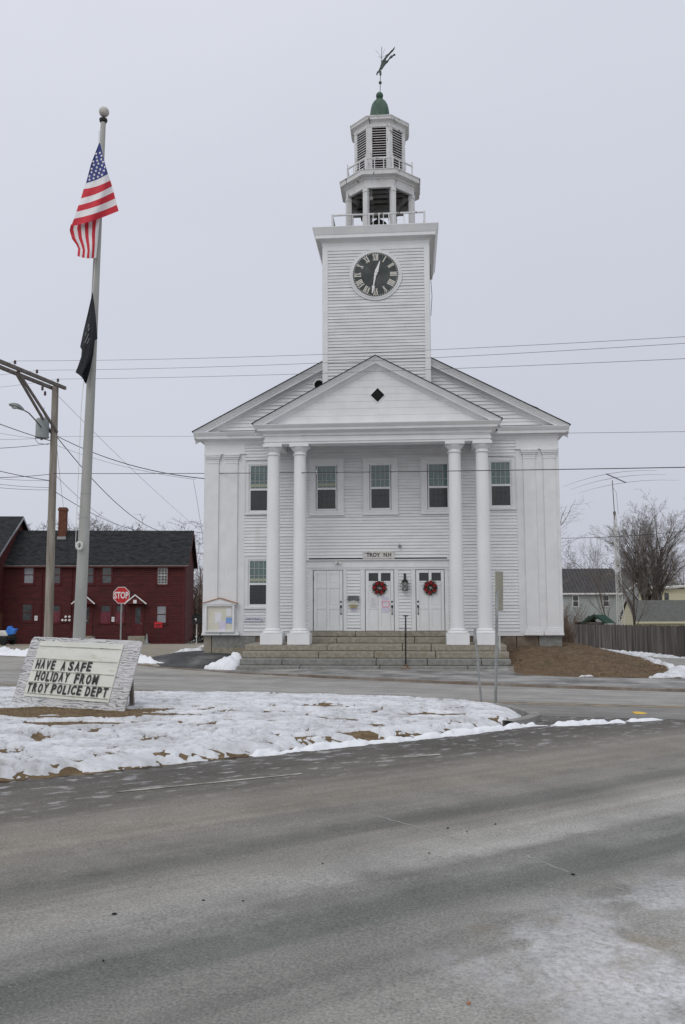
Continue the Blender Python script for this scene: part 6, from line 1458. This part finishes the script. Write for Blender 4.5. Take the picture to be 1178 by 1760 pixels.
# yellow house and yellow garage
Y1 = 88; b3 = D(1134, 1050, Y1); y1 = thing('yellow_house', 'pale yellow house with two small dark windows behind the garage roof', 'house', (b3.x, b3.y, -2.6), ga); k3 = Y1/F_PX; zy = lambda py: hz_(1150, py, Y1)+2.6
mb = MB(); mb.box(0, 9, 0, 6, 0, zy(1012)); mb.build('wall', m_ysid, y1)
mb = MB(); mb.add([(-.35, -.4, zy(1013)), (9, -.4, zy(1002)), (9, 6.4, zy(1002)), (-.35, 6.4, zy(1013)), (-.35, -.4, zy(1010)), (9, -.4, zy(999)), (9, 6.4, zy(999)), (-.35, 6.4, zy(1010))], [(0, 3, 2, 1), (4, 5, 6, 7), (0, 1, 5, 4), (1, 2, 6, 5), (2, 3, 7, 6), (3, 0, 4, 7)]); mb.build('roof', m_pale, y1)
for px in (1135.5, 1147): x = (px-1134)*k3; mb = MB(); mb.box(x-.22, x+.22, -.04, -.004, zy(1031), zy(1019)); mb.build('window', m_hglass, y1)
Y2 = 66; b4 = D(1093, 1050, Y2); y2 = thing('yellow_garage', 'low yellow garage with a grey shingle roof behind the fence', 'garage', (b4.x, b4.y, -2.4), ga-.03); k4 = Y2/F_PX; zq = lambda py, d=Y2: hz_(1130, py, d)+2.4
e2, r2 = zq(1068), zq(1031.5, Y2+2); gl = 8.0
mb = MB(); mb.box(0, gl, 0, 4, 0, e2); mb.add([(-.01, 0, e2), (-.01, 4, e2), (-.01, 2, r2-.1), (-.01, 4, 0), (-.01, 0, 0)], [(0, 4, 3, 1, 2)]); mb.build('wall', m_ysid, y2)
mb = MB(); mb.add([(-.15, -.35, e2-.05), (gl, -.35, e2-.05), (gl, 2, r2), (-.15, 2, r2), (-.15, 4.35, e2-.05), (gl, 4.35, e2-.05)], [(0, 1, 2, 3), (3, 2, 5, 4)]); g2f = mb.build('roof', m_groof, y2)
mb = MB(); mb.box(-.15, gl, -.37, -.352, e2-.15, e2-.0); mb.build('fascia', m_ysid, g2f)
# open shelter with green roof
SD_ = 72; b6 = D(1000, 1060, SD_); sh = thing('garden_shelter', 'open timber shelter with a dark green roof just above the fence', 'shelter', (b6.x, b6.y, -2.4), ga); k5 = SD_/F_PX; zs = lambda py: hz_(1030, py, SD_)+2.4
X5 = lambda px: (px-1000)*k5
pk, el, er = (X5(1020), zs(1056.5)), (X5(998.5), zs(1071)), (X5(1039), zs(1071))
mb = MB(); mb.add([(pk[0], -.2, pk[1]), (er[0], -.2, er[1]), (X5(1064), .9, zs(1071.5)), (X5(1046), .9, zs(1057.0)), (el[0], -.2, el[1]), (el[0]+1.3, 1.6, el[1])], [(0, 1, 2, 3), (0, 3, 5, 4)])
mb.beam((pk[0], -.21, pk[1]), (er[0], -.21, er[1]), .06, .14); mb.beam((pk[0], -.21, pk[1]), (el[0], -.21, el[1]), .06, .14); mb.build('roof', m_green, sh)
mb = MB()
for x in (el[0]+.25, (el[0]+er[0])/2+.35, er[0]-.1, X5(1057)): mb.box(x-.06, x+.06, 0, .12, 0, el[1]+.05)
mb.box(el[0]+.1, er[0], .0, .1, el[1]-.05, el[1]+.08); mb.build('post', m_arm, sh)
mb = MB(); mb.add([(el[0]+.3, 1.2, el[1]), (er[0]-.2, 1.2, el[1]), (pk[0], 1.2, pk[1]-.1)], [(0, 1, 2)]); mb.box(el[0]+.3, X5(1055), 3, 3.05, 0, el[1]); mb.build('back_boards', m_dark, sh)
# lattice radio mast with beam antenna
MD = 60; m0 = D(1067.5, 1072, MD); mbz = gz(m0.x, m0.y)-.2
rm = thing('radio_mast', 'slim lattice radio mast carrying a three element beam antenna', 'mast', (m0.x, m0.y, mbz)); zm_ = lambda py: hz_(1064, py, MD)-mbz
ztop = zm_(882); W0, W1 = .34, .10; leg = lambda k, t: Vector(((W0+(W1-W0)*t)*math.cos(math.radians(90+120*k))-.16*t, (W0+(W1-W0)*t)*math.sin(math.radians(90+120*k)), ztop*t))
for k in range(3): mb = MB(); mb.tube([leg(k, 0), leg(k, 1)], .028, 6); mb.build('leg', m_pale, rm)
mb = MB(); n_b = 26
for i in range(n_b):
    for k in range(3):
        mb.tube([leg(k, i/n_b), leg((k+1) % 3, (i+1)/n_b)], .012, 4); mb.tube([leg(k, i/n_b), leg((k+1) % 3, i/n_b)], .012, 4)
mb.build('lattice', m_pale, rm)
mt = Vector((-.24, 0, zm_(822))); mb = MB(); mb.tube([Vector((-.16, 0, ztop-.4)), mt], .03, 8); mb.tube([Vector((.10, 0, ztop)), Vector((.02, 0, ztop+1.6)), Vector((-.2, 0, zm_(836)))], .012, 5); mb.lathe([(.10, 0), (.10, .25)], (-.17, 0, ztop-.05), 8); mb.build('mast_tube', m_arm, rm)
base_ = Vector((m0.x, m0.y, mbz)); bz = base_.z+mt.z-.02
e0_, e1_ = Zp(1042.5, 814.5, bz), Zp(1076, 829.5, bz); mb = MB(); mb.tube([e0_-base_, e1_-base_], .035, 6); mb.build('boom', m_black, rm)
for (pa, pb, tq) in (((967, 831), (1112, 805), .02), ((980, 835), (1128, 811), .42), ((998, 841), (1156, 820), .98)):
    c = e0_.lerp(e1_, tq)-base_; A_ = Zp(*pa, bz)-base_; B_b = Zp(*pb, bz)-base_; dv = (B_b-A_); dv.z = 0; dv.normalize(); hl_ = 4.4
    mb = MB(); mb.tube([c+dv*(hl_*t)-Vector((0, 0, .35*t*t)) for t in (-1, -.66, -.33, 0, .33, .66, 1)], [.006, .009, .012, .015, .012, .009, .006], 5); mb.build('element', m_arm, rm)

# ------------------------------------------------------------------ bare trees and brush
def grow_tree(name, label, base, height, seed, spec, mat_t, mat_c, group=None):
    """bare winter tree: tapering trunk and limbs in one mesh, fine branches and twigs in another"""
    rng = random.Random(seed); tr, crn = MB(), MB()
    def branch(p, d, L, r, lv):
        nseg = 5 if lv < 2 else (4 if lv < 3 else 3); pts = [p.copy()]; rad = [r]; q = p.copy(); dd = d.copy(); end = spec['end'][min(lv, len(spec['end'])-1)]
        for i in range(nseg):
            wv_ = spec['wob']*(1+.3*lv); dd = (dd+Vector((rng.gauss(0, wv_), rng.gauss(0, wv_), rng.gauss(0, wv_)))+Vector((0, 0, spec['up'][min(lv, len(spec['up'])-1)]))).normalized()
            q = q+dd*(L/nseg); pts.append(q.copy()); rad.append(r*(1-(1-end)*(i+1)/nseg))
        (tr if lv <= spec['trunk'] else crn).tube(pts, rad, 8 if lv == 0 else (6 if lv == 1 else (4 if lv == 2 else 3)), lv == 0)
        if lv >= spec['lv']: return
        n = spec['n'][lv]
        for k in range(n):
            t = spec['t0'][lv]+(1-spec['t0'][lv])*((k+rng.random())/n); x = t*nseg; i = min(int(x), nseg-1); f = x-i
            bp = pts[i].lerp(pts[i+1], f); br = (rad[i]*(1-f)+rad[i+1]*f); ax = (pts[i+1]-pts[i]).normalized()
            pr = ax.orthogonal().normalized(); ang = rng.uniform(0, 6.283); pr = Matrix.Rotation(ang, 3, ax) @ pr
            sp_ = math.radians(spec['ang'][lv]*rng.uniform(.65, 1.25)); nd = (ax*math.cos(sp_)+pr*math.sin(sp_)).normalized()
            branch(bp, nd, L*spec['len'][lv]*rng.uniform(.65, 1.15)*(1-.35*max(0, t-.5)), max(br*spec['rr']*rng.uniform(.7, 1.0), spec['rmin']), lv+1)
    t = thing(name, label, 'tree', tuple(base), 0, group)
    for k in range(spec.get('stems', 1)):
        d = Vector((rng.gauss(0, spec.get('lean', .05)), rng.gauss(0, spec.get('lean', .05)), 1)).normalized()
        if spec.get('stems', 1) > 1: a = k*6.283/spec['stems']+.4; d = Vector((math.cos(a)*spec['lean'], math.sin(a)*spec['lean']*.6, 1)).normalized()
        branch(Vector((0, 0, -.2)), d, height*spec['trunklen']*rng.uniform(.92, 1.05), height*spec['tr'], 0)
    zm = max(max(p[2] for p in tr.v), max(p[2] for p in crn.v)); f_ = height/zm; fx_ = f_*spec.get('wide', 1.0)
    for m__ in (tr, crn): m__.v = [(a*fx_, b*fx_, c*f_) for a, b, c in m__.v]
    tr.build('trunk', mat_t, t, smooth=True); crn.build('crown', mat_c, t); return t
MAPLE = dict(lv=5, n=[9, 6, 5, 4, 3], t0=[.25, .25, .2, .15, .1], ang=[38, 38, 40, 42, 42], len=[.55, .55, .5, .5, .5], up=[.03, .07, .06, .04, .03], wob=.035, end=[.35, .3, .3, .3], rr=.55, rmin=.011, tr=.022, trunklen=.72, trunk=1, lean=.05)
UPR = dict(MAPLE, n=[11, 7, 5, 4, 3], ang=[34, 28, 32, 38, 38], up=[.02, .09, .07, .05, .03], t0=[.2, .2, .2, .2, .1], trunklen=.75)
MULTI = dict(MAPLE, stems=7, lean=.15, rmin=.008, wide=1.2, n=[10, 6, 5, 4, 3], ang=[30, 32, 34, 36, 38], up=[.04, .05, .05, .04, .02], len=[.5, .5, .48, .5, .5], t0=[.35, .25, .2, .2, .1], trunklen=.72, tr=.019)
OAK = dict(MAPLE, n=[8, 6, 5, 4, 3], ang=[55, 52, 50, 48, 46], up=[0, .02, .02, .02, .02], wob=.10, t0=[.4, .25, .2, .2, .1], trunklen=.62, len=[.62, .58, .55, .5, .5])
def at(px, d, zoff=0): q = D(px, 1050, d); return Vector((q.x, q.y, gz(q.x, q.y)+zoff))
def hgt(px, py, d): q = at(px, d); return D(px, py, d).z-q.z
grow_tree('bare_tree', 'slim bare tree with upright branches in front of the yellow garage', at(1089, 56), hgt(1089, 885, 56), 5, dict(UPR, lv=4, wide=.85, n=[12, 6, 5, 4], rmin=.008, tr=.016), m_bark, m_twig)
grow_tree('bare_tree', 'tall multi trunk bare tree behind the yellow garage roof', at(1121, 78), hgt(1121, 836, 78), 11, MULTI, m_bark, m_twig)
grow_tree('bare_tree', 'small bare tree with fine upright twigs behind the radio mast', at(1046, 84), hgt(1046, 905, 84), 17, dict(UPR, lv=4, tr=.012, rmin=.008), m_twig, m_twig)
grow_tree('bare_tree', 'dark crooked bare tree over the dark metal roof', at(994, 125), hgt(994, 925, 125), 23, OAK, m_oak, m_oak)
grow_tree('bare_tree', 'pale thin bare tree half hidden behind the hall wall', at(951, 50), hgt(951, 843, 50), 29, dict(OAK, lv=3, n=[7, 5, 4], rmin=.005, tr=.012), m_bark, m_twig)
grow_tree('bare_tree', 'dark bare tree over the pale yellow house roof', at(1140, 98), hgt(1140, 925, 98), 31, dict(UPR, rmin=.008, wide=1.2), m_oak, m_twig)
grow_tree('bare_tree', 'bushy bare tree at the picture edge behind the yellow house', at(1172, 92), hgt(1172, 930, 92), 37, MAPLE, m_oak, m_twig)
grow_tree('bare_tree', 'low bare tree rising between the dark metal roof and the grey gable', at(1080, 118), hgt(1080, 940, 118), 41, MAPLE, m_bark, m_twig)
LEFT = ((25, 892, 105, 'bare tree over the gabled roof at the far end of the red house'), (56, 892, 118, 'low bare tree between the gabled roof and the utility pole'), (70, 886, 112, 'bare tree behind the utility pole over the teal roof'), (122, 878, 108, 'bare tree just beside the brick chimney'), (150, 890, 122, 'bare tree directly behind the flagpole'),
    (176, 884, 115, 'bare tree just past the flagpole over the red house roof'), (205, 877, 110, 'round bare tree over the middle of the red house roof'), (226, 890, 120, 'small bare tree between the round tree and the lowest one'), (244, 896, 118, 'bare tree lowest of those over the red house roof'))
for i, (px, py, d, lab) in enumerate(LEFT):
    grow_tree('bare_tree', lab, at(px, d), hgt(px, py, d), 50+i*3, dict(OAK if i % 2 else MAPLE, lv=4, wide=1.5, n=[9, 7, 6, 5], rmin=.018), m_oak, m_oak)
def brush(name, label, base, w, h, n, seed, mat, d=1.0):
    rng = random.Random(seed); t = thing(name, label, 'shrub', tuple(base)); mb = MB()
    for i in range(n):
        p = Vector((rng.uniform(-w/2, w/2), rng.uniform(-d, d), -.1)); L = h*rng.uniform(.45, 1.05); dd = Vector((rng.gauss(0, .22), rng.gauss(0, .22), 1)); q = p+dd*L*.5; e_ = q+(dd+Vector((rng.gauss(0, .3), rng.gauss(0, .3), 0)))*L*.5
        mb.tube([p, q, e_], [.022, .016, .006], 3, False)
        for k in range(7):
            f = rng.uniform(.25, 1); b = p.lerp(q, f*2) if f < .5 else q.lerp(e_, f*2-1); v = Vector((rng.gauss(0, .6), rng.gauss(0, .6), rng.uniform(.3, 1))).normalized()*L*rng.uniform(.10, .26); mb.tube([b, b+v], [.010, .005], 3, False)
    mb.build('stems', mat, t); return t
brush('shrub', 'tall brown thicket filling the gap between the red house and the hall', at(341, 76), 2.6, hgt(341, 935, 76), 150, 1, m_brush, 1.5)
brush('shrub', 'lower brown brush behind the satellite dish', at(346, 84), 3.4, hgt(346, 980, 84), 150, 2, m_brush, 1.5)
brush('shrub', 'reddish brown brush at the far end of the board fence', at(975, 73), 1.6, hgt(975, 1040, 73), 80, 3, m_brush, .8)
brush('shrub', 'thin arching bare shrub before the grey house wall', at(995, 80), 3.0, hgt(995, 1030, 80), 60, 4, m_twig, .8)
brush('shrub', 'dense low red brown brush beside the rear corner of the hall', at(970, 66), 1.0, hgt(970, 1068, 66), 80, 6, m_brush, .5)
# far woods closing the horizon
def far_woods():
    rng = random.Random(77); mb = MB()
    for i in range(700):
        px = rng.uniform(-700, 1900); d = rng.uniform(150, 230); q = at(px, d); h = rng.uniform(6.5, 10.5); p = Vector((q.x, q.y, q.z-.3))
        mb.tube([p, p+Vector((rng.gauss(0, .4), 0, h*.6)), p+Vector((rng.gauss(0, .8), 0, h))], [.16, .10, .03], 3, False)
        for k in range(26):
            f = rng.uniform(.2, .98); b = p+Vector((0, 0, h*f)); a = rng.uniform(0, 6.28); l = h*rng.uniform(.10, .28)*(1.15-f*.6); v = Vector((math.cos(a)*l, math.sin(a)*l*.5, l*rng.uniform(.3, 1.0))); mb.tube([b, b+v], [.05, .02], 3, False)
    tag(mb.build('woods', m_twig), 'far bare woods closing the horizon behind the houses', 'woods', None, 'stuff')
far_woods()
